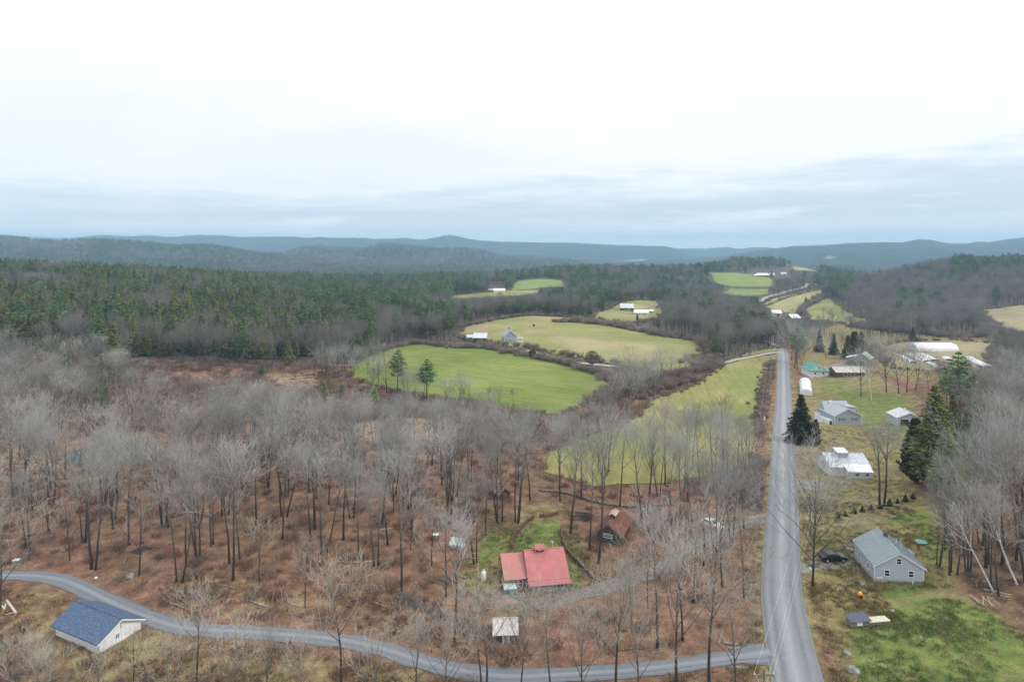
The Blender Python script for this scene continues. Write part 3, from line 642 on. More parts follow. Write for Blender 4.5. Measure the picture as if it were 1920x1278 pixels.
def bush(seed, h, n=70, spread=.8):
    rng = random.Random(seed); s = []
    for i in range(n):
        a = rng.uniform(0, 6.28); r = spread*h*math.sqrt(rng.random())*.45; p = Vector((math.cos(a)*r, math.sin(a)*r, -.1)); d = Vector((math.cos(a)*rng.uniform(0, .7), math.sin(a)*rng.uniform(0, .7), 1)).normalized()
        L = h*rng.uniform(.5, 1.0); q = p+d*L*.5; e = q+(d+Vector((rng.gauss(0, .25), rng.gauss(0, .25), 0))).normalized()*L*.5
        s.append((*p, *q, .035, .025)); s.append((*q, *e, .025, .012))
        for k in range(7):
            t = rng.uniform(.2, 1); b = (p.lerp(q, t*2) if t < .5 else q.lerp(e, t*2-1)); dd = (d+Vector((rng.gauss(0, .6), rng.gauss(0, .6), .1))).normalized()
            c = b+dd*L*rng.uniform(.15, .38); s.append((*b, *c, .02, .012))
            for m_ in range(2):
                g_ = b.lerp(c, rng.uniform(.3, 1)); s.append((*g_, *(g_+(dd+Vector((rng.gauss(0, .7), rng.gauss(0, .7), .1))).normalized()*L*.15), .014, .01))
    return seg_tubes(s, 3)
TV = {}       # kind -> list of (trunk mesh, crown mesh, joined mesh, nominal height)
def regvar(kind, parts, mats, h):
    (a, fa), (b, fb) = parts
    tm = np_mesh(kind+'_trunk', a, fa, [mats[0]]); cm = np_mesh(kind+'_crown', b, fb, [mats[1]])
    jm = np_mesh(kind+'_whole', np.vstack([a, b]), np.vstack([fa, fb+len(a)]), mats, mi=np.r_[np.zeros(len(fa)), np.ones(len(fb))])
    TV.setdefault(kind, []).append((tm, cm, jm, h))
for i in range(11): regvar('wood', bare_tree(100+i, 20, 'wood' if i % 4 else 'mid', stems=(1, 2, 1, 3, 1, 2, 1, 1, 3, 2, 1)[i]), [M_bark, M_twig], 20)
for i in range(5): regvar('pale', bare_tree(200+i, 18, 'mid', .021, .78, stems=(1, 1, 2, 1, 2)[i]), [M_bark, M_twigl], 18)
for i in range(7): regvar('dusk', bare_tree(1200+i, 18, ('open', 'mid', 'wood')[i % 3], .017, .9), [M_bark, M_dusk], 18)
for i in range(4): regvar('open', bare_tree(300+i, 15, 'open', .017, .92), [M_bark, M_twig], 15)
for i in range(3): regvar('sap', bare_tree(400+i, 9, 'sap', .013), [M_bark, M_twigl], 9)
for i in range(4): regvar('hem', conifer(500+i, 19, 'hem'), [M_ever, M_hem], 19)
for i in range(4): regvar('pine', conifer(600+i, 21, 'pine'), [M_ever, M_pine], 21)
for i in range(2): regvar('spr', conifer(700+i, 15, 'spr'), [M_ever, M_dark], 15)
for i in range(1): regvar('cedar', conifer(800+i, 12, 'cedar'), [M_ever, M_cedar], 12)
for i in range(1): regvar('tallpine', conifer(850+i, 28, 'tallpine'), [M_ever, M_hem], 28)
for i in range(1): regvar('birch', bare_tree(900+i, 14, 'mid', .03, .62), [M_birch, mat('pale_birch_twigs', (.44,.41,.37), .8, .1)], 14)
BV = []
for i in range(4):
    v_, f_ = bush(950+i, 2.6); BV.append(np_mesh('shrub_twigs', v_, f_, [M_shrub]))
v_, f_ = bush(970, 2.2, 34, 1.2); BRUSH = [np_mesh('thin_brush', v_, f_, [mat('thin_brush_twigs', (.24,.17,.14), .9, .1, rnd=.25)])]
v_, f_ = bush(971, 1.5, 26, 1.6); BRUSH.append(np_mesh('thin_brush', v_, f_, [mat('brown_brush_twigs', (.17,.10,.075), .9, .1, rnd=.25)]))

rng = random.Random(7); TREES = []       # dicts: kind, x, y, h, rot, var, sx, label
def tree(kind, x, y, h, label=None, var=None, sx=None, rot=None, must=False, lean=0):
    TREES.append(dict(kind=kind, x=x, y=y, h=h, label=label, var=rng.randrange(len(TV[kind])) if var is None else var % len(TV[kind]),
                      sx=sx or rng.uniform(.82, 1.08), rot=rng.uniform(0, 6.28) if rot is None else rot, must=must, lean=lean))
def tree_px(kind, u, v, top, label=None, **k):
    p = P(u, v); h = (HC-(top-HV)*p.y/FP)-p.z; tree(kind, p.x, p.y, h, label, must=True, **k)
# trees one can single out in the photograph: (kind, base column, base row, top row)
AUTH = [('wood',52,1028,870),('wood',92,1000,800),('wood',175,1067,826),('wood',159,1017,860),('sap',131,1050,930),('wood',242,1021,840),('sap',261,1078,925),('wood',212,991,820),
('wood',306,986,815),('wood',316,988,840),('wood',336,1091,900),('wood',349,1061,850),('wood',371,1045,850),('wood',398,1021,860),('wood',430,1056,860),('pale',437,1087,850),('wood',450,1048,880),('sap',487,1095,975),
('wood',609,1037,840),('wood',590,990,830),('sap',572,1139,1010),('pale',369,1290,1110),('pale',640,1290,1052),('pale',101,1310,1215),('sap',250,1300,1185),('pale',-20,1060,880),('pale',20,1320,1200),
('wood',705,1060,900),('wood',644,1012,820),('wood',716,982,810),('wood',727,1021,850),('wood',753,1117,860),('wood',891,1056,870),('wood',911,1004,810),('wood',970,978,790),('wood',994,938,780),('wood',935,978,800),
('wood',852,1205,985),('sap',835,1120,960),('wood',1070,999,820),('wood',1105,1030,830),('pale',1122,1056,790),('wood',1162,951,800),('wood',1203,973,810),('wood',1215,960,800),('pale',1035,1330,1110),('pale',913,1310,1090),('pale',902,1320,1120),
('pale',1153,1330,1070),('wood',1232,1218,960),('pale',1269,1320,1020),('pale',975,1330,1130),('pale',1380,1340,1120),('pale',1330,1300,1000),('pale',1280,1200,1000),('wood',1372,1017,830),('wood',1343,1034,850),('wood',1355,1100,900),('pale',1395,1120,960),
('pale',1300,1130,960),('wood',1320,1060,860),('open',1395,990,840),('wood',530,1010,850),('wood',480,985,820),('wood',660,970,800),('pale',1185,1185,1055),('pale',1215,1140,1035),('sap',770,1030,930),('sap',810,1060,950),
('wood',1786,1076,905),('wood',1815,1074,900),('wood',1760,1060,930),('wood',1840,1020,850),('wood',1880,1060,800),('wood',1905,1050,820),('wood',1930,1090,800),('wood',1860,960,790),('wood',1800,1000,850),('wood',1772,1030,880),('wood',1850,1060,840)]
SPECIAL = [('open',1527,1004,838,'tall bare roadside tree in front of the white-roofed house, branching low'),
('open',1524,1100,880,'forked bare tree leaning over the parking pad by the black car'),
('mid_',1653,949,790,'lone tall bare tree on the lawn between white-roofed house and dark conifers'),
('open',1490,690,610,'low spreading bare tree beside the road near the white tunnel greenhouse'),
('open',1484,675,606,'bare round-crowned tree beside the road before the green-roofed house'),
('open',1614,742,660,'slender bare tree behind the grey cape house'),
('birch',1634,750,680,'white birch clump on the lawn behind the grey cape house'),
('open',1662,736,640,'wide bare tree, first of the row behind the lawn'),('open',1685,738,645,'bare tree with several stems, second of the row behind the lawn'),('open',1700,735,650,'bare tree, third of the row behind the lawn'),('open',1716,732,655,'bare tree, rightmost of the row behind the lawn')]
AUTH2 = [('open',610,712,655),('open',636,706,650),('open',662,712,652),('sap',590,705,660),('open',690,700,650),('sap',710,722,670),('open',765,745,690),('open',835,755,708),('open',862,757,705),('sap',880,760,720),('open',778,748,700),('open',725,735,668),
('open',1150,765,700),('open',1172,752,690),('open',1190,742,672),('open',1216,735,668),('open',1240,720,655),('open',1160,738,668),('open',1130,770,722),('open',1258,712,660),('open',1205,760,700),('open',1225,752,690),('open',1142,790,745),('open',1285,705,665),('sap',1180,725,650),
('wood',1050,940,800),('wood',1090,935,790),('wood',1235,930,790),('wood',1290,940,780),('wood',1350,910,780),('wood',1380,905,785),('wood',1275,985,820),('wood',1250,1000,830),('open',1405,880,800),('wood',1300,1010,830),
('pale',30,1340,1195),('pale',180,1370,1235),('pale',320,1360,1190),('pale',430,1370,1170),('pale',500,1350,1185),('pale',570,1370,1195),('pale',705,1370,1190),('pale',780,1350,1170),('pale',840,1370,1160),('pale',1090,1370,1150),('pale',1200,1370,1130),('pale',-10,1200,960),('pale',60,1380,1225)]
for i_, (k, u, v, t) in enumerate(AUTH): tree_px(k, u, v, t, var=(0, 1, 3)[i_ % 3] if k == 'pale' else None)
for k, u, v, t, lb in SPECIAL: tree_px('wood' if k == 'mid_' else k, u, v, t, lb, sx=1.3 if k == 'mid_' else 1.0)
for i_, (k, u, v, t) in enumerate(AUTH2): tree_px(k, u, v, t, var=(0, 1, 3)[i_ % 3] if k == 'pale' else None)
CON = [('spr',1503,828,738,'dark spruce with pointed top standing at the road edge beside the cape house',1.3),
('cedar',1530,836,786,'olive arborvitae cone just right of the roadside spruce',.95),
('cedar',1716,905,785,'rusty-green arborvitae in front of the big conifers beside the lawn',1.15),
('tallpine',1758,915,722,'tallest olive-green hemlock at the right edge of the lawn',1.4),
('tallpine',1785,880,738,'dark green conifer just right of the tallest lawn hemlock',1.0),
('tallpine',1738,880,775,'olive hemlock behind the arborvitae at the lawn edge',1.5),('tallpine',1778,935,800,'low dark hemlock at the foot of the lawn conifer clump',1.5),('tallpine',1812,905,770,'dark hemlock at the right end of the lawn conifer clump',1.2),('pine',1775,760,700,'feathery pine at the back of the lawn conifer clump',1.2),
('pine',1800,800,662,'blue-green pine rising behind the big lawn hemlock',1.2),
('hem',1826,800,700,'dark pine with a ragged crown right of the blue-green pine',1.0),
('spr',1712,640,613,'small dark spruce standing behind the twin greenhouses',1.1),
('spr',1590,672,628,'dark spruce, left one of the cluster beside the white barn',1.1),('cedar',1603,674,622,'dark rounded cedar in the cluster beside the white barn',1.4),('spr',1614,668,621,'dark spruce, right one of the cluster beside the white barn',1.2),
('spr',1563,665,626,'dark conifer behind the green-roofed house',1.0),('spr',1536,660,618,'dark conifer above the green-roofed house',.9),
('hem',196,765,700,'small dark hemlock alone among pale bare trees left of the pond',1.0),('hem',212,705,596,'large olive hemlock standing out before the forest left of the marsh',1.1),('hem',120,700,640,'round-topped hemlock left of the large olive hemlock',1.0),('hem',20,690,618,'olive hemlock at the left edge of the frame',1.1),
('pine',745,738,655,'tall pine with a bare lower trunk at the green field edge',1.15),('pine',800,746,674,'dark full pine at the green field edge, right of the taller pine',1.5),
('pine',700,775,724,'bushy dark pine low in the marsh behind the woods',1.3),('pine',606,752,714,'bushy dark pine at the left of the marsh',1.3),('pine',640,745,716,'small dark pine between the two bushy marsh pines',1.2),('pine',490,716,682,'small bright pine at the forest edge by the marsh',1.3),
('spr',1511,572,556,'dark spruce in the hedge between the tan and olive fields',1.2),('pine',1015,575,545,'dark conifer in the tree belt before the upper hayfield',1.0),('pine',1043,590,560,'dark pine at the top edge of the upper hayfield',1.0),('cedar',1195,602,588,'pointed dark evergreen in front of the white farm house',1.0)]
for k, u, v, t, lb, sx in CON: tree_px(k, u, v, t, lb, sx=sx)
r9 = random.Random(44)
for pl, n_, kk, a_, b_ in (([(588,662),(700,664),(735,690),(760,738),(690,738),(600,718)], 26, ('dusk', 'open', 'sap'), 8, 14), ([(755,735),(930,752),(990,770),(930,775),(760,750)], 14, ('dusk', 'open', 'sap'), 5, 9), ([(1120,880),(1400,860),(1415,905),(1130,925)], 9, ('wood', 'dusk'), 13, 17), ([(1150,715),(1300,700),(1250,725),(1130,775)], 12, ('dusk', 'open'), 7, 13),
    ([(1470,628),(1545,618),(1600,640),(1660,652),(1640,672),(1560,676),(1475,700),(1472,650)], 46, ('dusk', 'open', 'dusk'), 6, 13), ([(1440,600),(1560,600),(1640,610),(1640,625),(1500,625)], 26, ('dusk',), 7, 13), ([(1560,604),(1700,618),(1800,628),(1700,640),(1600,632)], 26, ('dusk', 'open'), 6, 12),
    ([(1590,690),(1640,688),(1650,700),(1600,712)], 5, ('open',), 5, 9), ([(1740,722),(1800,712),(1860,730),(1850,800),(1800,790),(1740,745)], 26, ('dusk',), 8, 13)):
    us_ = [q[0] for q in pl]; vs_ = [q[1] for q in pl]; c_ = 0
    while c_ < n_:
        u = r9.uniform(min(us_), max(us_)); v = r9.uniform(min(vs_), max(vs_))
        if not inpoly(np.array([u]), np.array([v]), pl)[0]: continue
        c_ += 1; p = P(u, v)
        if near_line(np.array([p.x]), np.array([p.y]), road_l)[0] < 7 or near_line(np.array([p.x]), np.array([p.y]), bend_l)[0] < 4: continue
        if 1515 < u < 1625 and 676 < v < 712: continue
        tree(r9.choice(kk), p.x, p.y, r9.uniform(a_, b_), must=False); TREES[-1]['free'] = True
# keep-clear polygons for the scattered trees
CLEAR = [G[k] for k in G]+[PP(pl) for pl in (
 [(1440,1500),(1420,1000),(1440,800),(1456,700),(1460,650),(1480,650),(1486,720),(1500,720),(1560,690),(1640,680),(1700,690),(1730,735),(1730,790),(1705,850),(1700,900),(1770,960),(1790,1060),(1800,1090),(1920,1150),(2100,1230),(2100,1600)],
 [(895,990),(960,935),(1060,935),(1075,1000),(1120,1085),(1200,1040),(1200,940),(1110,940),(1100,980),(1160,1100),(1060,1140),(1060,1200),(900,1200),(870,1160),(790,1120),(880,1080)],
 [(868,640),(1000,660),(1150,690),(1150,712),(1000,680),(868,656)], [(500,705),(560,698),(600,715),(585,735),(545,742),(520,725)], [(640,785),(740,780),(860,795),(880,820),(780,835),(680,825)],
 [(60,1110),(170,1085),(280,1165),(330,1200),(300,1260),(180,1240),(60,1190)],
 [(1500,640),(1600,625),(1640,640),(1640,705),(1560,710),(1500,705)],[(1570,640),(1840,625),(1870,700),(1700,720),(1600,700)],
 [(1290,955),(1350,955),(1420,960),(1420,990),(1340,1015),(1290,1000)],[(1440,586),(1475,584),(1510,590),(1510,606),(1470,606),(1440,600)],
 [(905,625),(985,625),(985,655),(870,650)],[(1700,690),(1800,690),(1870,690),(1830,730),(1730,730)],
 [(1545,610),(1620,606),(1640,622),(1560,632)],[(1400,505),(1480,505),(1480,522),(1400,522)],[(915,535),(950,535),(950,553),(915,553)])]
LINES = [(road_l, 6), (bend_l, 2.8), (drive_l, 3.2), (far_l, 7), (lane_l, 4), (track_l, 3)]
def clear_mask(x, y):
    ok = np.ones(x.shape, bool)
    for pl in CLEAR: ok &= ~inpoly(x, y, pl)
    for l, d in LINES: ok &= near_line(x, y, l) > d
    ok &= np.hypot((x-POND[0])/20, (y-POND[1])/18) > 1
    return ok
npr = np.random.RandomState(3)
def scatter(y0, y1, s, xl=lambda y: -.86*y-25, xr=lambda y: .86*y+25):
    yy = np.arange(y0, y1, s); xs = []; ysx = []
    for y in yy:
        a = np.arange(xl(y), xr(y), s); xs.append(a+npr.uniform(-.48, .48, len(a))*s); ysx.append(y+npr.uniform(-.48, .48, len(a))*s)
    x = np.concatenate(xs); y = np.concatenate(ysx); k = clear_mask(x, y); return x[k], y[k]
def pxa(x, y, z): return 960+x*FP/y, HV+(HC-z)*FP/y
# evergreen share by where the ground appears in the photograph
def ever_share(x, y, u, v):
    n = fbm(x/30, y/30, 3, 77)
    e = np.full(x.shape, .05)
    L = (u < 700) & (y > 300)
    fr = np.interp(u, [-300, 0, 250, 500, 700], [318, 318, 338, 350, 352])       # a bare fringe in front of the conifers
    e = np.where(L & (y > fr), np.where(n > .45, .96, np.where(n > .33, .7, .15)), e)
    e = np.where(L & (y <= fr), .06, e)
    M_ = (u >= 700) & (u < 1330) & (y > 430); e = np.where(M_, np.where(n > .56, .75, .12), e)
    e = np.where((u >= 480) & (u < 900) & (y > 620), np.where(n > .40, .9, .25), e)
    e = np.where((u > 1000) & (u < 1480) & (y > 900), np.where(n > .5, .8, .12), e)
    e = np.where((u >= 1250) & (u < 1460) & (y > 380) & (y <= 900), np.where(n > .57, .45, .06), e)
    e = np.where((u > 1540) & (y > 480), np.where(n > .66, .5, .02), e)
    e = np.where((u > 1780) & (y > 880), np.where(n > .45, .9, .3), e)
    e = np.where((u > 1530) & (u < 1600) & (y > 800), .6, e)
    return e
def fill(y0, y1, s, hmul=1.0, keep=None, pp=1.0):
    x, y = scatter(y0, y1, s); z = T(x, y); u, v = pxa(x, y, z); e = ever_share(x, y, u, v); r = npr.rand(len(x)); r3 = npr.rand(len(x))
    for a, b, uu, vv, ee, rr, r2 in zip(x, y, u, v, e, r, r3):
        if r2 > pp: continue
        if keep is not None and not keep(a, b, uu, vv): continue
        if rr < ee:
            k = 'pine' if (uu > 560 and npr.rand() < .6) or npr.rand() < .12 else 'hem'; tree(k, a, b, rng.uniform(13, 23)*hmul if k == 'hem' else rng.uniform(15, 25)*hmul, sx=rng.uniform(1.05, 1.6))
        else:
            tree('dusk', a, b, rng.uniform(13.5, 19.5)*hmul)
def inpx(u, v, pl): return bool(inpoly(np.array([u]), np.array([v]), pl)[0])
ap = np.array([(t['x'], t['y']) for t in TREES])
def far_auth(x, y, d=4.5): return np.hypot(ap[:, 0]-x, ap[:, 1]-y).min() > d
# the nearest wood: open, one sees the leaf litter between the trunks
def near_keep(x, y, u, v):
    if u > 1420: return (u > 1770 and y > 85) and far_auth(x, y, 2.5)
    if y < 100 and u < 880: return False
    return far_auth(x, y, 5)
x, y = scatter(84, 165, 9.0)
for a, b in zip(x, y):
    uu, vv = px(a, b, T1(a, b))
    if near_keep(a, b, uu, vv): tree('pale' if (npr.rand() < (.7 if b < 105 else .12)) else 'wood', a, b, rng.uniform(13, 17) if b < 105 else rng.uniform(15.5, 20.5))
x, y = scatter(165, 250, 9.2)
for a, b in zip(x, y):
    z_ = T1(a, b); uu, vv = px(a, b, z_)
    if uu > 1420 and uu < 1770: continue
    if uu < 470 and b > 200 and npr.rand() < .35: continue
    if 300 < uu < 1000 and b > 190 and npr.rand() < .4: continue
    if far_auth(a, b, 3.5): tree('pale' if (uu < 560 and npr.rand() < .2) else 'wood' if npr.rand() < .75 else 'dusk', a, b, rng.uniform(14, 20))
x, y = scatter(250, 332, 8.4)
for a, b in zip(x, y):
    z_ = T1(a, b); uu, vv = px(a, b, z_)
    if 1420 < uu < 1800 or not far_auth(a, b, 3): continue
    if 230 < uu < 620:
        if npr.rand() < .8: continue
        tree('sap', a, b, rng.uniform(6, 10)); continue
    if uu >= 620 and uu < 1420: 
        if npr.rand() < .3: continue
        tree('wood', a, b, rng.uniform(9, 15)); continue
    if uu <= 230:
        r1 = npr.rand()
        if r1 < .3: tree('pale', a, b, rng.uniform(13, 18))
        elif r1 < .7: tree('dusk', a, b, rng.uniform(13, 18))
        elif npr.rand() < .6: tree('hem', a, b, rng.uniform(10, 18))
        continue
    tree('dusk', a, b, rng.uniform(12, 18))
fill(332, 620, 7.0)
fill(620, 1000, 8.0)
fill(1000, 1750, 10.5, .95, keep=lambda a, b, uu, vv: -350 < uu < 2250)
fill(1750, 2600, 17, 1.15, keep=lambda a, b, uu, vv: -200 < uu < 2150)
# the far wooded hills
def hillfill(H, s, y0, y1, ev):
    Xx, Yy, Zz = H
    out = []
    n = int((Xx.max()-Xx.min())*(y1-y0)/(s*s))
    ui = npr.rand(n)*(Xx.shape[0]-2); ti = npr.rand(n)*(Xx.shape[1]-2)
    a = ui.astype(int); b = ti.astype(int); fa = ui-a; fb = ti-b
    g_ = lambda Q: (Q[a, b]*(1-fa)+Q[a+1, b]*fa)*(1-fb)+(Q[a, b+1]*(1-fa)+Q[a+1, b+1]*fa)*fb
    xx, yy, zz_ = g_(Xx), g_(Yy), g_(Zz); k = (yy > y0) & (yy < y1) & (zz_ > -44) & (np.abs(xx) < .86*yy)
    xx, yy, zz_ = xx[k], yy[k], zz_[k]; e = np.where(fbm(xx/160, yy/160, 3, 5) > ev, .9, .12)
    return xx, yy, zz_, npr.rand(len(xx)) < e
HILLT = [hillfill(hillA, 17, 1700, 2750, .5), hillfill(hillB, 20, 2400, 3650, .5)]

# sight lines the photograph keeps open: field outlines and farm buildings, and the height of the near wood against the valley
def ucut(poly, u):
    vs = []
    for i in range(len(poly)):
        (a, b), (c, d) = poly[i], poly[(i+1) % len(poly)]
        if (a > u) != (c > u): vs.append(b+(d-b)*(u-a)/(c-a))
    return (min(vs), max(vs)) if len(vs) > 1 else None
OPENV = list(F.values())+[[(868,622),(990,615),(990,652),(868,650)],[(1160,566),(1230,572),(1230,596),(1160,592)],[(915,536),(948,536),(948,552),(915,552)],[(1412,508),(1482,506),(1482,524),(1412,524)],[(1445,583),(1508,585),(1508,604),(1445,602)],
  [(1425,572),(1440,548),(1535,528),(1545,540),(1440,566)]]
PROT = [(1118,948,1192,1022),(1316,966,1350,990),(925,1148,974,1200),(928,1012,1074,1106),(838,1000,872,1030),(1622,990,1738,1098),(1556,822,1634,900),(1698,700,1800,925),(95,1116,260,1216),(808,1000,826,1012),(1478,738,1545,840),(990,960,1060,1010)]
CAPU, CAPV = [-200, 230, 300, 560, 620, 900, 960, 1040, 1100, 1180, 1420, 1421, 1770, 1780, 2200], [600, 640, 705, 718, 742, 752, 765, 772, 792, 772, 765, 600, 600, 615, 600]
keep_ = []
for t in TREES:
    if t['must'] or t.get('free'): keep_.append(t); continue
    z = T1(t['x'], t['y']); u, v = px(t['x'], t['y'], z); top = px(t['x'], t['y'], z+t['h'])[1]; lim = top
    if t['y'] < 330: lim = max(lim, np.interp(u, CAPU, CAPV)+rng.uniform(-6, 18))
    if t['y'] < 106 and 870 < u < 1240: lim = max(lim, 1105 if u < 1090 else 1060)
    if 106 <= t['y'] < 128 and 1085 < u < 1215: lim = max(lim, 1010)
    for pl in OPENV:
        for du in (-6, 6):
            c_ = ucut(pl, u+du)
            if pl is F['slope'] and t['y'] < 215: continue
            if c_ and v > c_[1]-1 and lim < c_[1]: lim = max(lim, c_[1]-rng.uniform(0, .12)*(c_[1]-c_[0]))
    hw_ = t['h']*.22*FP/t['y']; bad = False
    for a0_, b0_, a1_, b1_ in PROT:
        if a0_-hw_ < u < a1_+hw_ and v > b0_ and lim < b1_:
            if v > b1_+10: lim = max(lim, b1_-2)
            else: bad = True
    if bad: continue
    if lim > top:
        h = (HC-(lim-HV)*t['y']/FP)-z
        if h < 3.2 or (h < .45*t['h'] and rng.random() < .35): continue
        t['h'] = h
        if h < 10 and t['kind'] in ('wood', 'pale'): t['kind'] = 'sap' if rng.random() < .6 else 'open'; t['var'] = rng.randrange(len(TV[t['kind']]))
    keep_.append(t)
TREES[:] = keep_
# shrubs along lanes, banks and field edges
SHR = []
def hedge(pxl, s, h0, h1, wdt=1.0, step=None):
    l = spline([tuple(P(u, v)[:2]) for u, v in pxl], s)
    for p in l:
        for q in range(int(max(1, wdt))):
            SHR.append((p.x+rng.gauss(0, wdt*.8), p.y+rng.gauss(0, wdt*.8), rng.uniform(h0, h1)))
hedge([(905,650),(950,662),(1000,670),(1060,684),(1120,700),(1160,710)], 2.6, 1.6, 4.0, 2)
hedge([(700,660),(780,645),(850,652),(905,652)], 3, 1.8, 4, 2)
hedge([(1135,712),(1200,712),(1250,712),(1300,700),(1340,682)], 3.0, 2.0, 5, 3)
hedge([(1110,760),(1150,745),(1200,738),(1250,728),(1300,712)], 3.0, 1.8, 4.5, 3)
hedge([(1060,790),(1110,775),(1180,752),(1240,735)], 3, 1, 2.5, 2)
hedge([(1426,812),(1430,770),(1438,730),(1446,700),(1452,680)], 2.0, 1.2, 2.6, 1)
hedge([(1040,604),(1100,606),(1160,614),(1230,628),(1300,640),(1330,655)], 3, 2, 5, 2)
hedge([(640,790),(700,785),(780,775),(860,768),(960,780),(1040,800)], 3, 2, 4, 3)
hedge([(1432,576),(1460,565),(1500,552),(1545,543)], 6, 2, 4, 1)
hedge([(1503,590),(1505,578),(1530,566),(1555,556)], 6, 3, 6, 2)
hedge([(1600,612),(1660,620),(1720,625),(1800,632),(1850,625)], 4, 2, 5, 4)
hedge([(1790,585),(1830,600),(1860,620)], 4, 3, 6, 4)
hedge([(1420,860),(1412,900),(1405,950)], 2, 1.5, 3, 2)
for kf in ('green', 'upper', 'slope', 'wedge', 'farmclear', 'right', 'market', 'olive', 'tan'):
    pl = G[kf]
    for i in range(len(pl)):
        a = Vector(pl[i]); b = Vector(pl[(i+1) % len(pl)]); L_ = (b-a).length; n = int(L_/(2.2 if kf in ('green', 'upper', 'slope') else 4))
        for k in range(n):
            q = a.lerp(b, (k+rng.random())/max(n, 1))
            if q.y > 200 and near_line(np.array([q.x]), np.array([q.y]), road_l)[0] > 6: 
                if near_line(np.array([q.x]), np.array([q.y]), lane_l)[0] < 4.5: continue
                fy = q.y > 330 and kf not in ('green', 'slope', 'wedge'); SHR.append((q.x+rng.gauss(0, 1.0+fy), q.y+rng.gauss(0, 1.0)+(2.5 if fy else 0), rng.uniform(1.0, 3.6) if fy else rng.uniform(.5, 1.7)))
BRP = []
def brush(y0, y1, s, cond, h0=.8, h1=2.0):
    x, y = scatter(y0, y1, s)
    for a, b in zip(x, y):
        uu, vv = px(a, b, T1(a, b))
        if cond(uu, vv) and npr.rand() < fbm(a/14, b/14, 2, 9)*1.3: BRP.append((a, b, rng.uniform(h0, h1)))
brush(72, 175, 3.0, lambda u, v: (u < 1420 or u > 1775), .5, 1.6)
brush(175, 340, 3.6, lambda u, v: (u < 1420 or u > 1790), 1.0, 2.8)
# ------------------------------------------------------------------ place the trees: those that show largest as things of their own
def stuff_points(name, rows, coll, label):
    """one object: variants scattered on points; rows = x y z rot sx sz idx"""
    A = np.array(rows, float); me = bpy.data.meshes.new(name); me.vertices.add(len(A)); me.vertices.foreach_set('co', A[:, :3].astype(np.float32).ravel())
    at = me.attributes.new('turn', 'FLOAT_VECTOR', 'POINT'); at.data.foreach_set('vector', np.column_stack([np.sin(A[:, 3]*7)*.05, np.cos(A[:, 3]*11)*.05, A[:, 3]]).astype(np.float32).ravel())
    at = me.attributes.new('size', 'FLOAT_VECTOR', 'POINT'); at.data.foreach_set('vector', np.column_stack([A[:, 4], A[:, 4], A[:, 5]]).astype(np.float32).ravel())
    at = me.attributes.new('pick', 'INT', 'POINT'); at.data.foreach_set('value', A[:, 6].astype(np.int32))
    o = link(name, me); ng = bpy.data.node_groups.new(name+'_scatter', 'GeometryNodeTree')
    ng.interface.new_socket('Geometry', in_out='INPUT', socket_type='NodeSocketGeometry'); ng.interface.new_socket('Geometry', in_out='OUTPUT', socket_type='NodeSocketGeometry')
    gi = ng.nodes.new('NodeGroupInput'); go = ng.nodes.new('NodeGroupOutput'); ip = ng.nodes.new('GeometryNodeInstanceOnPoints')
    ci = ng.nodes.new('GeometryNodeCollectionInfo'); ci.inputs['Collection'].default_value = coll; ci.inputs['Separate Children'].default_value = True; ci.inputs['Reset Children'].default_value = True
    def named(n, ty):
        q = ng.nodes.new('GeometryNodeInputNamedAttribute'); q.data_type = ty; q.inputs['Name'].default_value = n; return q.outputs['Attribute']
    L_ = ng.links.new; L_(gi.outputs[0], ip.inputs['Points']); L_(ci.outputs[0], ip.inputs['Instance']); ip.inputs['Pick Instance'].default_value = True
    L_(named('pick', 'INT'), ip.inputs['Instance Index']); L_(named('turn', 'FLOAT_VECTOR'), ip.inputs['Rotation']); L_(named('size', 'FLOAT_VECTOR'), ip.inputs['Scale']); L_(ip.outputs[0], go.inputs[0])
    o.modifiers.new('scatter', 'NODES').node_group = ng
    return tag(o, label, kind='stuff')
def variants(name, meshes):
    c = bpy.data.collections.new(name)
    for i, m in enumerate(meshes): c.objects.link(bpy.data.objects.new('%s_variant_%02d' % (name, i), m))
    return c
BARE = ('wood', 'pale', 'open', 'sap', 'birch', 'dusk'); EVER = ('hem', 'pine', 'spr', 'cedar', 'tallpine')
xs = np.array([t['x'] for t in TREES]); ysa = np.array([t['y'] for t in TREES]); zs_ = T(xs, ysa)
for t, z in zip(TREES, zs_):
    t['z'] = z; t['u'], t['v'] = px(t['x'], t['y'], z); t['vt'] = px(t['x'], t['y'], z+t['h'])[1]
LMK = [('the blue-roofed white shed', 180, 1180), ('the red-roofed house', 1000, 1090), ('the rusty sugar shack', 1150, 1000), ('the small tin-roofed shed', 950, 1190), ('the dark pond', 200, 860),
       ('the pale tarp hut', 856, 1022), ('the little wood-shingled shed', 945, 930), ('the grey house with a ribbed roof', 1690, 1080), ('the white-roofed house', 1600, 880),
       ('the black parked car', 1562, 1048), ('the white parked car', 1332, 985), ('the grey farmhouse', 962, 640), ('the twin greenhouses', 1755, 655), ('the slatted wooden fence', 800, 1150),
       ('the red-brown marsh', 480, 740), ('the bright green field', 900, 700), ('the upper hayfield', 1100, 615), ('the hilltop field', 1010, 535), ('the far dark barn', 1176, 583), ('the road bend', 1420, 620),
       ('the tan marsh grass', 760, 810), ('the far green pasture', 1400, 530), ('the far right-hand field', 1880, 600), ('the olive field', 1560, 585), ('the grey cape house', 1590, 795), ('the two-bay garage', 1703, 796)]
LM = [(n, P(u, v)) for n, u, v in LMK]
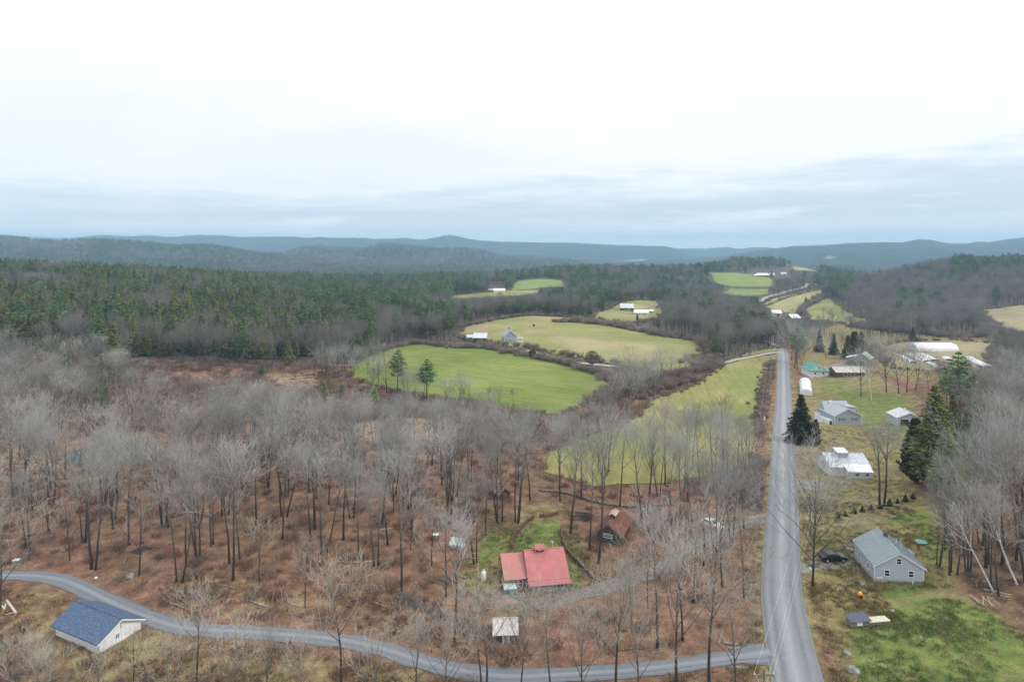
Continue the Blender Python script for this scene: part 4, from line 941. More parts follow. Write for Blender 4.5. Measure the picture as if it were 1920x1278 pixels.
def relate(t):
    best = min(LM, key=lambda q: (q[1].x-t['x'])**2+(q[1].y-t['y'])**2); dx = t['x']-best[1].x; dy = t['y']-best[1].y
    s_ = ('right of' if dx > 0 else 'left of') if abs(dx) > abs(dy) else ('behind' if dy > 0 else 'in front of')
    return best[0], s_, math.hypot(dx, dy)
ORD = ['nearest', 'second nearest', 'third nearest', 'fourth nearest', 'fifth nearest', 'sixth nearest', 'seventh nearest', 'eighth nearest', 'ninth nearest', 'tenth nearest', 'eleventh nearest', 'twelfth nearest']
def pick_things(kinds, maxn, noun, names, grp):
    al = [t for t in TREES if t['kind'] in kinds]
    vis = [t for t in al if -60 < t['u'] < 1980 and t['vt'] < 1278]
    vis.sort(key=lambda t: (not t['must'], -t['h']/t['y'])); sel = vis[:maxn]; ids = set(map(id, sel))
    rank = {}
    for t in sel: t['rel'] = relate(t)
    for t in sorted(sel, key=lambda t: t['rel'][2]):
        k = (t['rel'][0], t['rel'][1], noun(t)); t['rk'] = rank.get(k, 0); rank[k] = t['rk']+1
    for t in sel:
        k = t['kind']; tm, cm, jm, hn = TV[k][t['var']]; s_ = t['h']/hn; lm, sd_, dd = t['rel']; nn = noun(t); g = None
        if t['label']: lb = t['label']
        elif t['rk'] < 12 and t['y'] < 330: lb = '%s, %s one %s %s' % (nn, ORD[t['rk']], sd_, lm); g = '%ss around %s' % (nn, lm)
        else: lb = '%s among many alike %s %s' % (nn, sd_, lm); g = '%ss %s %s' % (nn, sd_, lm)
        o = thing(names(t), lb, 'tree', (t['x'], t['y'], t['z']), math.degrees(t['rot']), g); o.scale = (s_*t['sx'], s_*t['sx'], s_); o.rotation_euler = (math.sin(t['rot']*7)*(.055 if k in BARE else .015), math.cos(t['rot']*11)*(.055 if k in BARE else .015), t['rot'])
        link('trunk', tm, o); link('crown', cm, o)
    rest = [t for t in al if id(t) not in ids]
    return sel, rest
def bare_noun(t): return {'wood': 'tall grey bare tree' if t['h'] > 17 else 'mid-sized grey bare tree', 'pale': 'pale-limbed bare tree', 'dusk': 'brown-grey bare tree', 'open': 'wide-crowned bare tree', 'sap': 'slender bare sapling', 'birch': 'white birch'}[t['kind']]
def ever_noun(t): return {'hem': 'olive-green hemlock' if t['h'] > 18 else 'short olive-green hemlock', 'pine': 'feathery green pine' if t['h'] > 21 else 'lower feathery green pine', 'spr': 'dark spruce', 'cedar': 'dense cedar', 'tallpine': 'tall dark hemlock'}[t['kind']]
b_sel, b_rest = pick_things(BARE, 298, bare_noun, lambda t: 'birch_tree' if t['kind'] == 'birch' else 'bare_tree', 'bare')
e_sel, e_rest = pick_things(EVER, 250, ever_noun, lambda t: {'hem': 'hemlock_tree', 'pine': 'pine_tree', 'spr': 'spruce_tree', 'cedar': 'cedar_tree', 'tallpine': 'hemlock_tree'}[t['kind']], 'ever')
def rows(rest, kinds, hills=None, hk=None):
    ms = []; off = {}
    for k in kinds: off[k] = len(ms); ms += [q[2] for q in TV[k]]
    hn = {k: TV[k][0][3] for k in kinds}
    R_ = [(t['x'], t['y'], t['z'], t['rot'], t['h']/hn[t['kind']]*t['sx'], t['h']/hn[t['kind']], off[t['kind']]+t['var']) for t in rest]
    if hills is not None:
        for xx, yy, zz_, ev in hills:
            for a, b, c_, e_ in zip(xx, yy, zz_, ev):
                if e_ == (hk == 'pine'):
                    s_ = rng.uniform(.9, 1.35); R_.append((a, b, c_-1.5, rng.uniform(0, 6.28), s_*1.35, s_, off[hk]+rng.randrange(len(TV[hk]))))
    return R_, ms
rr, ms_ = rows(b_rest, BARE, HILLT, 'dusk'); print('bare rest', len(rr)); stuff_points('bare_woods', rr, variants('bare_woods', ms_), 'bare grey-brown woods filling the slopes and the far hillsides')
rr, ms_ = rows(e_rest, EVER, HILLT, 'pine'); print('ever rest', len(rr)); stuff_points('evergreen_forest', rr, variants('evergreen_forest', ms_), 'dark evergreen forest covering the hills')
# shrubs
_d = near_line(np.array([s[0] for s in SHR]), np.array([s[1] for s in SHR]), road_l); SHR = [s for s, d_ in zip(SHR, _d) if d_ > 4.6]
sz = T([s[0] for s in SHR], [s[1] for s in SHR]); SHR = [(x, y, h, z, *px(x, y, z)) for (x, y, h), z in zip(SHR, sz)]
SHR.sort(key=lambda s: -s[2]/s[1])
SLM = LM+[('the bend of the road', P(1440, 660)), ('the farm lane', P(1255, 701)), ('the bright green field', P(1000, 740)), ('the upper hayfield', P(1150, 650)), ('the marsh', P(700, 790))]
cnt = 0; rest = []; rk = {}
for x, y, h, z, u, v in SHR:
    if cnt < 220 and -20 < u < 1940:
        best = min(SLM, key=lambda q: (q[1].x-x)**2+(q[1].y-y)**2); sd_ = 'left' if x < best[1].x else 'right'
        o = link('shrub', BV[cnt % 4]); o.location = (x, y, z); o.rotation_euler = (0, 0, rng.uniform(0, 6)); s_ = h/2.6; o.scale = (s_*1.15, s_*1.15, s_)
        tag(o, 'leafless brown shrub in the hedgerow %s of %s' % (sd_, best[0]), 'shrub', 'leafless shrubs %s of %s' % (sd_, best[0])); cnt += 1
    else: rest.append((x, y, z, rng.uniform(0, 6.28), h/2.6*1.2, h/2.6, rng.randrange(4)))
stuff_points('shrubbery', rest, variants('shrubbery', BV), 'leafless brown shrubs farther along the field edges')
bz = T([s[0] for s in BRP], [s[1] for s in BRP]); print('brush', len(BRP))
stuff_points('undergrowth', [(x, y, z, rng.uniform(0, 6.28), h/1.8*1.3, h/1.8, rng.randrange(2)) for (x, y, h), z in zip(BRP, bz)], variants('undergrowth', BRUSH), 'thin brown undergrowth on the woodland floor')
# ------------------------------------------------------------------ buildings
M_white = mat('white_painted_siding', (.80,.80,.79), .6, .3, scale=2, var=.05)
M_grey = mat('blue_grey_siding', (.47,.52,.59), .6, .3, scale=2, var=.05)
M_cape = mat('slate_blue_siding', (.33,.38,.44), .6, .3, scale=2, var=.05)
M_trim = mat('white_trim', (.82,.82,.82), .5, .4, scale=3, var=.03)
M_glass = mat('dark_window_glass', (.02,.025,.03), .08, .6, var=.3)
M_wood = mat('dark_weathered_boards', (.14,.125,.11), .9, .1, scale=2.5, col2=(.055,.048,.044), stretch=(6, 6, .5))
M_grayw = mat('grey_weathered_boards', (.30,.28,.25), .9, .1, scale=2.5, col2=(.15,.14,.125), stretch=(.5, .5, 8))
M_conc = mat('concrete', (.42,.41,.40), .9, .2, scale=2, var=.12)
M_blueroof = mat('blue_asphalt_shingles', (.125,.18,.275), .85, .2, scale=3.5, col2=(.058,.092,.155), stretch=(1, 1, 2))
M_redroof = mat('faded_red_metal', (.50,.165,.16), .38, .5, scale=.8, var=.10)
M_rust = mat('rusty_metal_roofing', (.30,.13,.09), .6, .4, scale=1.1, col2=(.13,.055,.045), stretch=(1, 3, 1))
M_greenroof = mat('grey_green_metal', (.33,.385,.41), .35, .5, scale=.7, var=.06)
M_teal = mat('teal_metal_roofing', (.14,.36,.31), .4, .5, scale=1, var=.1)
M_lmetal = mat('light_galvanised_metal', (.62,.65,.68), .4, .5, scale=.9, var=.10)
M_wmetal = mat('white_metal_roofing', (.86,.87,.88), .45, .4, scale=1, var=.04)
M_sh = mat('grey_shingles', (.40,.43,.46), .8, .2, scale=4, var=.14)
M_poly = mat('white_greenhouse_film', (.84,.85,.86), .35, .4, scale=.6, var=.05)
M_red = mat('dark_red_paint', (.30,.03,.03), .6, .3)
M_brown = mat('dark_brown_door_paint', (.055,.035,.035), .5, .3)
M_brick = mat('sooty_brick', (.16,.11,.10), .9, .1, scale=5, var=.3)
M_black = mat('black_gloss_paint', (.012,.012,.014), .25, .6)
M_carw = mat('white_car_paint', (.80,.81,.82), .25, .6, var=.02)
M_rub = mat('black_rubber', (.02,.02,.02), .8, .2)
M_rim = mat('wheel_alloy', (.45,.45,.46), .35, .5)
M_pole = mat('weathered_pole_wood', (.20,.17,.14), .9, .1, scale=2)
M_wire = mat('cable_sheath', (.55,.57,.57), .5, .4)
M_log = mat('cut_log_wood', (.50,.42,.31), .85, .1, scale=3, col2=(.28,.22,.16))
M_stone = mat('fieldstone', (.34,.33,.31), .9, .1, scale=1.5, col2=(.18,.17,.155))

class House:
    """local frame: front gable on y=0 facing -y, ridge along +y; W across, L deep"""
    def __init__(s, name, label, cat, at, rot, W, L, He, Hr, wall, roof, ov=.35, rib=0, sub=.6, thick=.12, roofs=None, base=None, zoff=0):
        s.o = thing(name, label, cat, (at.x, at.y, at.z+zoff), rot); s.W, s.L, s.He, s.Hr = W, L, He, Hr; s.glass = M_glass; s.trim = M_trim
        w = W/2; mb = MB(); mb.add([(-w,0,-sub),(w,0,-sub),(w,0,He),(0,0,Hr),(-w,0,He),(-w,L,-sub),(w,L,-sub),(w,L,He),(0,L,Hr),(-w,L,He)],
            [(0,1,2,3,4),(9,8,7,6,5),(0,5,6,1),(1,6,7,2),(5,0,4,9),(2,7,8,3),(3,8,9,4)])
        mb.build('wall', wall, s.o)
        if base: MB().box(-w-.04, w+.04, -.04, L+.04, -sub, .32).build('foundation', base, s.o)
        sl = (Hr-He)/w; e = w+ov; ez = He-sl*ov; t = thick; rm = MB()
        for sx, mi in ((-1, 0), (1, 1 if roofs else 0)):
            a = [(0, -ov, Hr+.02), (sx*e, -ov, ez+.02), (sx*e, -ov, ez+.02+t), (0, -ov, Hr+.02+t)]
            rm.prism(a, (0, L+2*ov, 0), mi)
            if rib:
                n = int((L+2*ov)/rib)
                for k in range(n+1):
                    y = -ov+.05+k*(L+2*ov-.1)/n; c = [(0, y, Hr+.02+t), (sx*e, y, ez+.02+t), (sx*e, y, ez+.07+t), (0, y, Hr+.07+t)]
                    rm.prism(c, (0, .05, 0), mi)
        rm.box(-.12, .12, -ov-.01, L+ov+.01, Hr+t-.03, Hr+t+.05)
        s.roof = rm.build('roof', roofs or [roof, roof], s.o); s.t = t; s.sl = sl
        # rakes and corner boards
        tr = MB()
        for sx in (-1, 1):
            tr.prism([(0, -ov-.03, Hr-.16), (sx*e, -ov-.03, ez-.16), (sx*e, -ov-.03, ez+.04), (0, -ov-.03, Hr+.04)], (0, .05, 0))
            tr.box(sx*w-.08 if sx > 0 else -w-.025, w+.025 if sx > 0 else -w+.08, -.025, .08, -.1, He-.02)
        s.trimo = tr.build('trim', M_grayw if wall in (M_wood, M_grayw) else M_trim, s.o)
    def fr(s, f, a, z):
        w = s.W/2
        return {'F': ((a, 0, z), (1, 0, 0), (0, -1, 0)), 'B': ((a, s.L, z), (1, 0, 0), (0, 1, 0)), 'L': ((-w, a, z), (0, 1, 0), (-1, 0, 0)), 'R': ((w, a, z), (0, 1, 0), (1, 0, 0))}[f]
    def win(s, f, a, z, w=.8, h=1.1, mun=1, name='window', trim=None, glass=None, fw=.10):
        c, u, n = s.fr(f, a, z); c, u, n = Vector(c), Vector(u), Vector(n); up = Vector((0, 0, 1)); mb = MB()
        for sx in (-1, 1): mb.obox(c+u*sx*(w/2+fw/2)+n*.03, u*fw/2, up*(h/2+fw), n*.04)
        for sz_ in (-1, 1): mb.obox(c+up*sz_*(h/2+fw/2)+n*.03, u*w/2, up*fw/2, n*.038)
        if mun: mb.obox(c+n*.025, u*w/2, up*.03, n*.03)
        if mun > 1: mb.obox(c+n*.022, u*.025, up*h/2, n*.028)
        o = mb.build(name, trim or s.trim, s.o); MB().obox(c+n*.012, u*w/2, up*h/2, n*.008).build('pane', glass or s.glass, o); return o
    def door(s, f, a, w=.95, h=2.0, m=None, name='door', panels=0):
        c, u, n = s.fr(f, a, h/2); c, u, n = Vector(c), Vector(u), Vector(n); up = Vector((0, 0, 1)); mb = MB().obox(c+n*.03, u*w/2, up*h/2, n*.03)
        for k in range(panels): mb.obox(c+n*.07+up*(h*(k+.5)/panels-h/2), u*(w/2-.12), up*(h/panels/2-.07), n*.012)
        o = mb.build(name, m or M_trim, s.o); MB().obox(c+n*.10+u*(w*.36 if not panels else 0)+up*(-.05 if not panels else -h*.25), u*.05, up*.05, n*.04).build('handle', M_rim, o)
        g = MB()
        for sx in (-1, 1): g.obox(c+u*sx*(w/2+.06)+n*.035, u*.055, up*(h/2+.1), n*.035)
        g.obox(c+up*(h/2+.05)+n*.035, u*w/2, up*.05, n*.033); g.build('frame', M_trim, o); return o
    def chimney(s, x, y, w=.6, top=1.0, m=None):
        z = s.Hr-abs(x)*s.sl; o = MB().box(x-w/2, x+w/2, y-w/2, y+w/2, z-.5, s.Hr+top).box(x-w/2-.06, x+w/2+.06, y-w/2-.06, y+w/2+.06, s.Hr+top, s.Hr+top+.12).build('chimney', m or M_brick, s.roof)
        return o
# --- blue-roofed shed
p = P(187, 1213); h = House('shed', 'long white shed with a bright blue shingled roof beside the curving gravel drive', 'shed', Vector((-55.0, 89.8, T1(-56, 89)+.1)), 64+0, 6.0, 9.6, 1.6, 3.15, M_white, M_blueroof, ov=.5, thick=.14)
h.o.rotation_euler = (0, 0, R(65)); 
# front gable faces the drive
h.win('F', -.4, .95, .5, .55, 2); h.door('F', -1.6, .8, 1.45); h.door('F', 1.9, 2.0, 1.5, M_white, 'garage_door', 3)
MB().obox((.1, -.05, 2.3), (.02, 0, 0), (0, .02, 0), (0, 0, .6)).build('conduit', M_black, h.o)
MB().tube([(-3.0, -.1, 1.0), (-3.1, -.25, .3), (-2.7, -.6, 0)], .04, 6).build('downpipe', M_black, h.o)
# --- red-roofed house
c0 = P(1029, 1104); z0 = c0.z
def side_house(name, label, cat, cx, cy, z, ang, Lx, Dy, He, Hr, wall, roof, **k):
    """ridge runs left-right: cx, cy = middle of the wall that faces the viewer"""
    a = R(ang); d = Vector((math.cos(a), math.sin(a))); nb = Vector((-d.y, d.x)); r = Vector((cx, cy))+nb*Dy/2+d*Lx/2
    return House(name, label, cat, Vector((r.x, r.y, z)), 90+ang, Dy, Lx, He, Hr, wall, roof, **k)
h = side_house('house', 'dark wooden house with a faded red metal roof and small roof cupola in the clearing', 'house', c0.x, c0.y, z0, 9, 5.9, 8.0, 1.95, 4.55, M_wood, M_redroof, ov=.45, rib=.33, thick=.08)
# the near slope breaks into a lower lean-to
h.win('L', 1.4, 1.15, .0001, .0001, 0) if False else None
lt = MB(); w = 4.0
lt.prism([(-w-.35, -.5, 1.66), (-w-1.25, -.5, 1.28), (-w-1.25, -.5, 1.36), (-w-.35, -.5, 1.74)], (0, 6.9, 0))
for k in range(21): y = -.48+k*.335; lt.prism([(-w-.35, y, 1.74), (-w-1.25, y, 1.36), (-w-1.25, y, 1.41), (-w-.35, y, 1.79)], (0, .05, 0))
lt.build('porch_roof', M_redroof, h.o)
MB().box(-w-1.05, -w-.02, .1, 5.8, -.5, .85).build('porch_wall', M_grayw, h.o)
for y in (.2, 5.7): MB().box(-w-1.15, -w-1.03, y-.07, y+.07, -.4, 1.12).build('post', M_grayw, h.o)
cu = MB().box(-.5, .5, 3.1, 4.3, 4.2, 4.98); cu = cu.build('cupola', M_wood, h.roof)
# cupola roof and louvre
rc = MB()
for sx in (-1, 1): rc.prism([(0, 2.85, 5.45), (sx*.85, 2.85, 4.90), (sx*.85, 2.85, 4.97), (0, 2.85, 5.52)], (0, 1.7, 0))
for sx in (-1, 1):
    for k in range(6): rc.prism([(0, 2.87+k*.32, 5.52), (sx*.85, 2.87+k*.32, 4.97), (sx*.85, 2.87+k*.32, 5.01), (0, 2.87+k*.32, 5.56)], (0, .05, 0))
rc.build('cupola_roof', M_redroof, h.roof)
MB().box(-.54, -.5, 3.35, 4.05, 4.6, 4.9).box(-.57, -.54, 3.45, 3.95, 4.64, 4.86).build('vent', M_trim, h.roof)
MB().tube([(1.2, 1.2, 3.5), (1.2, 1.2, 5.0)], .12, 10).tube([(1.2, 1.2, 5.0), (1.2, 1.2, 5.12)], .2, 10).build('stovepipe', M_rim, h.roof)
h.win('B', -2.0, 1.2, .7, .9, 1); h.win('F', -1.5, 1.3, .7, .9, 1); h.door('L', 3.2, .9, 1.7, M_wood)
# annex on the left end, its own lower roof
ax = MB(); ax.add([(-3.1,5.95,-.6),(2.6,5.95,-.6),(2.6,9.7,-.6),(-3.1,9.7,-.6),(-3.1,5.95,1.9),(2.6,5.95,2.0),(2.6,9.7,2.0),(-3.1,9.7,1.9),(.9,5.95,3.75),(.9,9.7,3.75)], [(0,1,5,8,4),(3,7,9,6,2),(0,4,7,3),(1,2,6,5),(0,3,2,1),(4,8,9,7),(8,5,6,9)])
ax.build('annex_wall', M_wood, h.o)
ar = MB(); ar.prism([(.95, 5.9, 3.80), (-3.55, 5.9, 1.72), (-3.55, 5.9, 1.80), (.95, 5.9, 3.88)], (0, 4.25, 0)); ar.prism([(.95, 5.9, 3.80), (2.9, 5.9, 1.86), (2.9, 5.9, 1.94), (.95, 5.9, 3.88)], (0, 4.25, 0))
for k in range(13): ar.prism([(.95, 5.95+k*.34, 3.88), (-3.55, 5.95+k*.34, 1.80), (-3.55, 5.95+k*.34, 1.84), (.95, 5.95+k*.34, 3.92)], (0, .05, 0))
ar.build('annex_roof', mat('pink_red_metal', (.50,.20,.18), .4, .5, scale=.8, var=.06), h.o)
hw = MB(); fx = -3.1
hw.box(fx-.06, fx, 7.0, 7.9, .25, 1.55).build('shutter_window', M_trim, h.o)
MB().box(fx-.09, fx-.06, 7.1, 7.8, .33, .86).box(fx-.09, fx-.06, 7.1, 7.8, .94, 1.47).build('red_panel', M_red, h.o)
MB().box(-2.2, -1.2, 9.72, 10.6, .2, .9).build('lean_to_box', M_red, h.o)
# --- rusty sugar shack
c0 = P(1141, 1018); h = House('sugar_shack', 'old dark board shack with a rusty red metal roof and ridge vent among the trees', 'shack', Vector((c0.x, c0.y, c0.z)), -24, 4.6, 7.6, 1.9, 3.7, M_wood, M_rust, ov=.45, rib=.6, thick=.07)
h.win('F', -.1, 1.35, 1.5, .55, 1); w_ = h.win('F', 5, 0, .01, .01, 0) if False else None
MB().box(-.45, .45, 2.6, 5.0, 3.4, 4.15).build('ridge_vent', M_wood, h.roof)
rv = MB()
for sx in (-1, 1): rv.prism([(0, 2.4, 4.5), (sx*.75, 2.4, 4.12), (sx*.75, 2.4, 4.18), (0, 2.4, 4.56)], (0, 2.8, 0))
rv.build('vent_roof', mat('pale_rusted_metal', (.50,.36,.30), .6, .4, scale=2, var=.3), h.roof)
# --- small tin-roofed shed by the drive
c0 = P(948, 1205); h = side_house('shed', 'small shed with a white corrugated tin roof half covered in dark felt near the drive', 'shed', c0.x, c0.y, c0.z, 2, 3.1, 3.6, 1.3, 2.35, M_wood, M_black, ov=.25, thick=.06, roofs=[mat('white_rust_streaked_tin', (.72,.70,.69), .5, .4, scale=2.2, col2=(.36,.30,.28), stretch=(.6, 5, .6)), mat('dark_roofing_felt', (.07,.08,.09), .8, .2, scale=2, var=.3)], rib=.25)
h.door('L', 1.5, .7, 1.1, M_grayw)
# --- little shingled shed in the wood
c0 = P(946, 936); h = House('shed', 'little grey wood-shingled shed among the trunks behind the clearing', 'shed', c0, 28, 2.8, 3.4, 1.4, 2.6, M_wood, mat('weathered_wood_shingles', (.30,.22,.18), .9, .1, scale=3, col2=(.15,.11,.09)), ov=.3)
h.trim = M_grayw; h.win('F', 0, 1.0, .5, .5, 1)
# --- pale tarp hut
c0 = P(858, 1024); o = thing('garden_hut', 'small hut covered by a pale grey-green tarp left of the clearing', 'hut', c0, -15)
MB().add([(-1.1,-.9,-.3),(1.1,-.9,-.3),(1.1,.9,-.3),(-1.1,.9,-.3),(-1.1,-.9,.9),(1.1,-.9,.9),(1.1,.9,.9),(-1.1,.9,.9),(-.9,0,1.55),(.9,0,1.55)],[(3,2,1,0),(0,1,5,4),(2,3,7,6),(1,2,6,9,5),(3,0,4,8,7),(4,5,9,8),(6,7,8,9)]).build('frame', M_lmetal, o)
MB().add([(-1.3,-1.1,.78),(1.3,-1.15,.7),(1.2,0,1.62),(-1.1,.05,1.68),(1.3,1.1,.8),(-1.3,1.15,.75),(-1.3,-1.12,.5),(1.3,-1.17,.42)],[(0,1,2,3),(3,2,4,5),(6,7,1,0)]).build('tarp', mat('pale_tarp', (.52,.57,.56), .5, .4, scale=1.5, var=.2), o)
c0 = P(817, 1010); o = thing('birdbath', 'small white round-topped birdbath on a post in the wood', 'birdbath', c0)
MB().tube([(0,0,-.2),(0,0,.75)], .08, 8).build('post', M_conc, o); MB().tube([(0,0,.7),(0,0,.82),(0,0,.9)], [.15,.55,.6], 14).build('bowl', M_trim, o)
# --- grey house with ribbed roof
c0 = P(1690, 1092); z = c0.z
h = House('house', 'blue-grey house with a ribbed grey-green metal roof on the lawn beside the road', 'house', Vector((c0.x-.2, c0.y+.3, z)), -9, 7.4, 8.6, 2.55, 4.75, M_grey, M_greenroof, ov=.32, rib=.42, thick=.1, base=M_conc)
h.win('F', -1.8, 1.3, .68, .9, 1); h.win('F', 1.8, 1.4, .68, .9, 1); h.win('F', 0, 3.3, .66, .8, 1)
for y in (2.5, 6.2): h.win('L', y, 1.15, .7, .8, 1)
h.door('R', 4.5, .95, 1.8); h.win('R', 7.5, 1.4, .7, .9, 1)
h.chimney(.15, 5.6, .5, .65)
MB().tube([(1.6, 4.9, h.Hr-1.6*h.sl), (1.6, 4.9, h.Hr+.1)], .06, 8).build('vent_pipe', M_trim, h.roof); MB().tube([(1.5, 3.0, h.Hr-1.5*h.sl-.1), (1.5, 3.0, h.Hr+.9)], .06, 8).build('flue_pipe', M_lmetal, h.roof)
MB().box(-3.4, -2.4, -.05, -.0, .32, .52).build('vent', M_trim, h.o)
MB().prism([(3.7, 6.0, 2.05), (5.0, 6.0, 1.8), (5.0, 6.0, 1.88), (3.7, 6.0, 2.13)], (0, 2.0, 0)).build('porch_roof', M_greenroof, h.o)
MB().box(3.83, 4.8, 6.2, 7.8, -.4, 1.8).build('porch_wall', M_grey, h.o)

dp = thing('drainpipe', 'white downpipe lying across the grass with a green hose end beside the blue-grey house', 'pipe', (c0.x+1.6, c0.y-.2, z))
MB().tube([(0, -.1, .5), (0, -.25, .12), (-.4, -.9, .08), (-1.9, -2.2, .06)], .075, 8).build('pipe', M_trim, dp); MB().tube([(-1.9, -2.2, .06), (-2.6, -2.5, .05), (-3.8, -3.0, .04)], .06, 8).build('hose', mat('green_hose', (.02,.25,.12), .5, .4), dp)
# --- white-roofed house
c0 = P(1598, 897); h = side_house('house', 'low house with a broad white metal roof and raised dormer below the grey cape house', 'house', c0.x+.6, c0.y+2.2, c0.z, -4, 9.6, 8.4, 2.2, 4.3, M_white, M_lmetal, ov=.4, rib=.6, thick=.08, roofs=[mat('pale_metal_sheets', (.60,.64,.69), .4, .5, scale=.8, var=.1), M_lmetal])
w = 4.2
MB().prism([(-w+.5, .1, 2.62), (-w-2.4, .1, 1.65), (-w-2.4, .1, 1.73), (-w+.5, .1, 2.72)], (0, 6.2, 0)).build('low_roof', M_wmetal, h.o)
MB().box(-w-2.2, -w-.03, .2, 6.1, -.6, 1.6).build('front_wall', M_lmetal, h.o)
MB().box(-w-2.25, -w-2.2, 1.2, 1.9, .8, 1.2).box(-w-2.25, -w-2.2, 3.6, 4.4, .8, 1.2).build('basement_window', M_glass, h.o)
MB().box(-1.6, .9, 4.2, 6.7, 3.2, 4.95).build('dormer', M_grey, h.roof); MB().prism([(1.2, 4.0, 5.3), (-2.0, 4.0, 4.95), (-2.0, 4.0, 5.03), (1.2, 4.0, 5.4)], (0, 2.9, 0)).build('dormer_roof', M_wmetal, h.roof)
h.win('F', 0, 1.3, .8, .9); h.win('B', 0, 1.3, .8, .9)
# --- grey cape house
c0 = P(1590, 796); h = House('house', 'grey cape house with green-shuttered windows and a pale roof on the lawn', 'house', Vector((c0.x, c0.y, c0.z)), 3, 9.6, 9.5, 3.2, 5.6, M_cape, M_sh, ov=.4, base=M_conc, sub=1.2)
M_shut = mat('dark_green_shutters', (.03,.06,.055), .6, .3)
for x in (-2.3, 2.3):
    w_ = h.win('F', x, 1.9, .95, 1.15, 2); sh = MB()
    for q in (-.78, .78): sh.box(x+q-.16, x+q+.16, -.05, -.005, 1.25, 2.55)
    sh.build('shutters', M_shut, h.o)
w_ = h.win('F', 0, 2.0, .7, .6, 2); MB().box(-.72, -.48, -.05, -.005, 1.7, 2.35).box(.48, .72, -.05, -.005, 1.7, 2.35).build('shutters', M_shut, h.o)
for x in (-1.1, 1.1): h.win('F', x, 4.05, .5, .7, 1)
h.chimney(-1.7, 8.2, .7, .6, M_trim)
# rear cross wing with its higher ridge
wg = MB(); wg.add([(-4.6,6.0,2.9),(4.6,6.0,2.9),(4.6,11.5,2.9),(-4.6,11.5,2.9),(-4.6,8.7,6.2),(4.6,8.7,6.2)], [(3,2,1,0),(0,1,5,4),(2,3,4,5),(0,4,3),(1,2,5)])
wg.build('rear_wing_roof', M_sh, h.o); MB().box(-4.5, 4.5, 9.55, 11.3, -1.2, 2.88).build('rear_wing_wall', M_cape, h.o)
dr = MB().box(2.2, 4.6, 3.2, 7.2, 3.4, 5.0).build('dormer', M_cape, h.roof); MB().prism([(1.2, 3.0, 5.45), (4.95, 3.0, 5.0), (4.95, 3.0, 5.1), (1.2, 3.0, 5.55)], (0, 4.4, 0)).build('dormer_roof', M_sh, h.roof)
MB().box(-6.6, -4.85, .6, 3.6, -1.2, 1.5).build('side_porch', M_trim, h.o); h2 = MB().box(-6.2, -5.4, .5, .6, -.3, 1.2).build('porch_door', M_glass, h.o)
MB().box(-7.2, -4.85, 3.6, 8.8, -1.2, 1.2).box(-7.2, -7.1, 3.6, 8.8, 1.2, 2.1).box(-7.2, -4.85, 8.7, 8.8, 1.2, 2.1).build('deck', M_trim, h.o)
MB().box(-8.6, -4.9, -.9, .5, -1.3, -.25).build('terrace', M_conc, h.o)
bp = MB().box(4.82, 6.6, 4.2, 7.4, -1.2, 2.2); bp.build('side_wing', M_cape, h.o); MB().prism([(4.7, 3.9, 2.75), (6.95, 3.9, 2.15), (6.95, 3.9, 2.25), (4.7, 3.9, 2.85)], (0, 3.8, 0)).build('side_wing_roof', M_sh, h.o); h.win('F', 5.7, 1.0, .7, .9) if False else None
# --- garage
c0 = P(1706, 797); h = House('garage', 'pale grey two-bay garage with dark brown doors beside the tall conifers', 'garage', Vector((c0.x, c0.y, c0.z)), -6, 8.0, 6.8, 2.5, 4.2, M_grey, M_lmetal, ov=.35, rib=.7)
for x in (-1.7, 2.0): h.door('F', x, 2.7, 2.0, M_brown, 'garage_door', 4)
MB().box(-.25, .25, 3.2, 3.7, 4.1, 4.9).build('chimney', M_trim, h.roof)
# --- green-roofed white house
c0 = P(1536, 706); h = House('house', 'small white house with a teal-green roof above the lawn', 'house', c0, 0, 9.0, 9.5, 3.1, 6.0, M_white, M_teal, ov=.5, rib=.7, roofs=[M_teal, M_lmetal], sub=1)  # right slope's reflected light is painted in: pale metal instead of teal
for x in (-2, 2): h.win('F', x, 1.7, .8, 1.0)
h.win('F', 0, 4.2, .8, .8); MB().prism([(-4.7, -1.1, 3.0), (-4.7, 0, 3.6), (-4.7, 0, 3.7), (-4.7, -1.1, 3.1)], (9.4, 0, 0)).build('pent_roof', M_teal, h.o)
MB().box(4.55, 7.6, 2, 8, -1, 2.2).build('side_wing', M_white, h.o); MB().prism([(4.5, 1.7, 3.2), (8.0, 1.7, 2.2), (8.0, 1.7, 2.3), (4.5, 1.7, 3.3)], (0, 6.6, 0)).build('side_wing_roof', M_lmetal, h.o)
# --- long low shed
c0 = P(1595, 706); h = side_house('shed', 'long low dark shed with a pale tan metal roof right of the green-roofed house', 'shed', c0.x, c0.y, c0.z, 0, 14.0, 8.0, 2.2, 4.0, M_wood, mat('tan_metal_roofing', (.50,.47,.42), .5, .4, scale=1, var=.1), ov=.4, rib=.7, sub=1)
for y in (2.5, 6, 9.5): h.win('L', y, 1.1, 1.8, 1.2, 0)
# --- angled white-roofed barn
c0 = P(1620, 686); h = House('barn', 'weathered barn with stepped pale metal roofs beside the dark evergreen cluster', 'barn', Vector((c0.x, c0.y+2, c0.z)), -40, 7.5, 8.5, 3.6, 6.2, M_grayw, M_lmetal, ov=.3, rib=.7, sub=1); h.door('F', 0, 2.4, 2.6, M_wood)
h.win('F', 0, 4.4, .7, .7, 1)
MB().box(-8.2, -3.85, 2, 9, -1, 3.0).build('lean_to_wall', M_grayw, h.o); MB().prism([(-3.4, 1.7, 4.3), (-8.5, 1.7, 3.0), (-8.5, 1.7, 3.1), (-3.4, 1.7, 4.4)], (0, 7.6, 0)).build('lean_to_roof', M_wmetal, h.o)
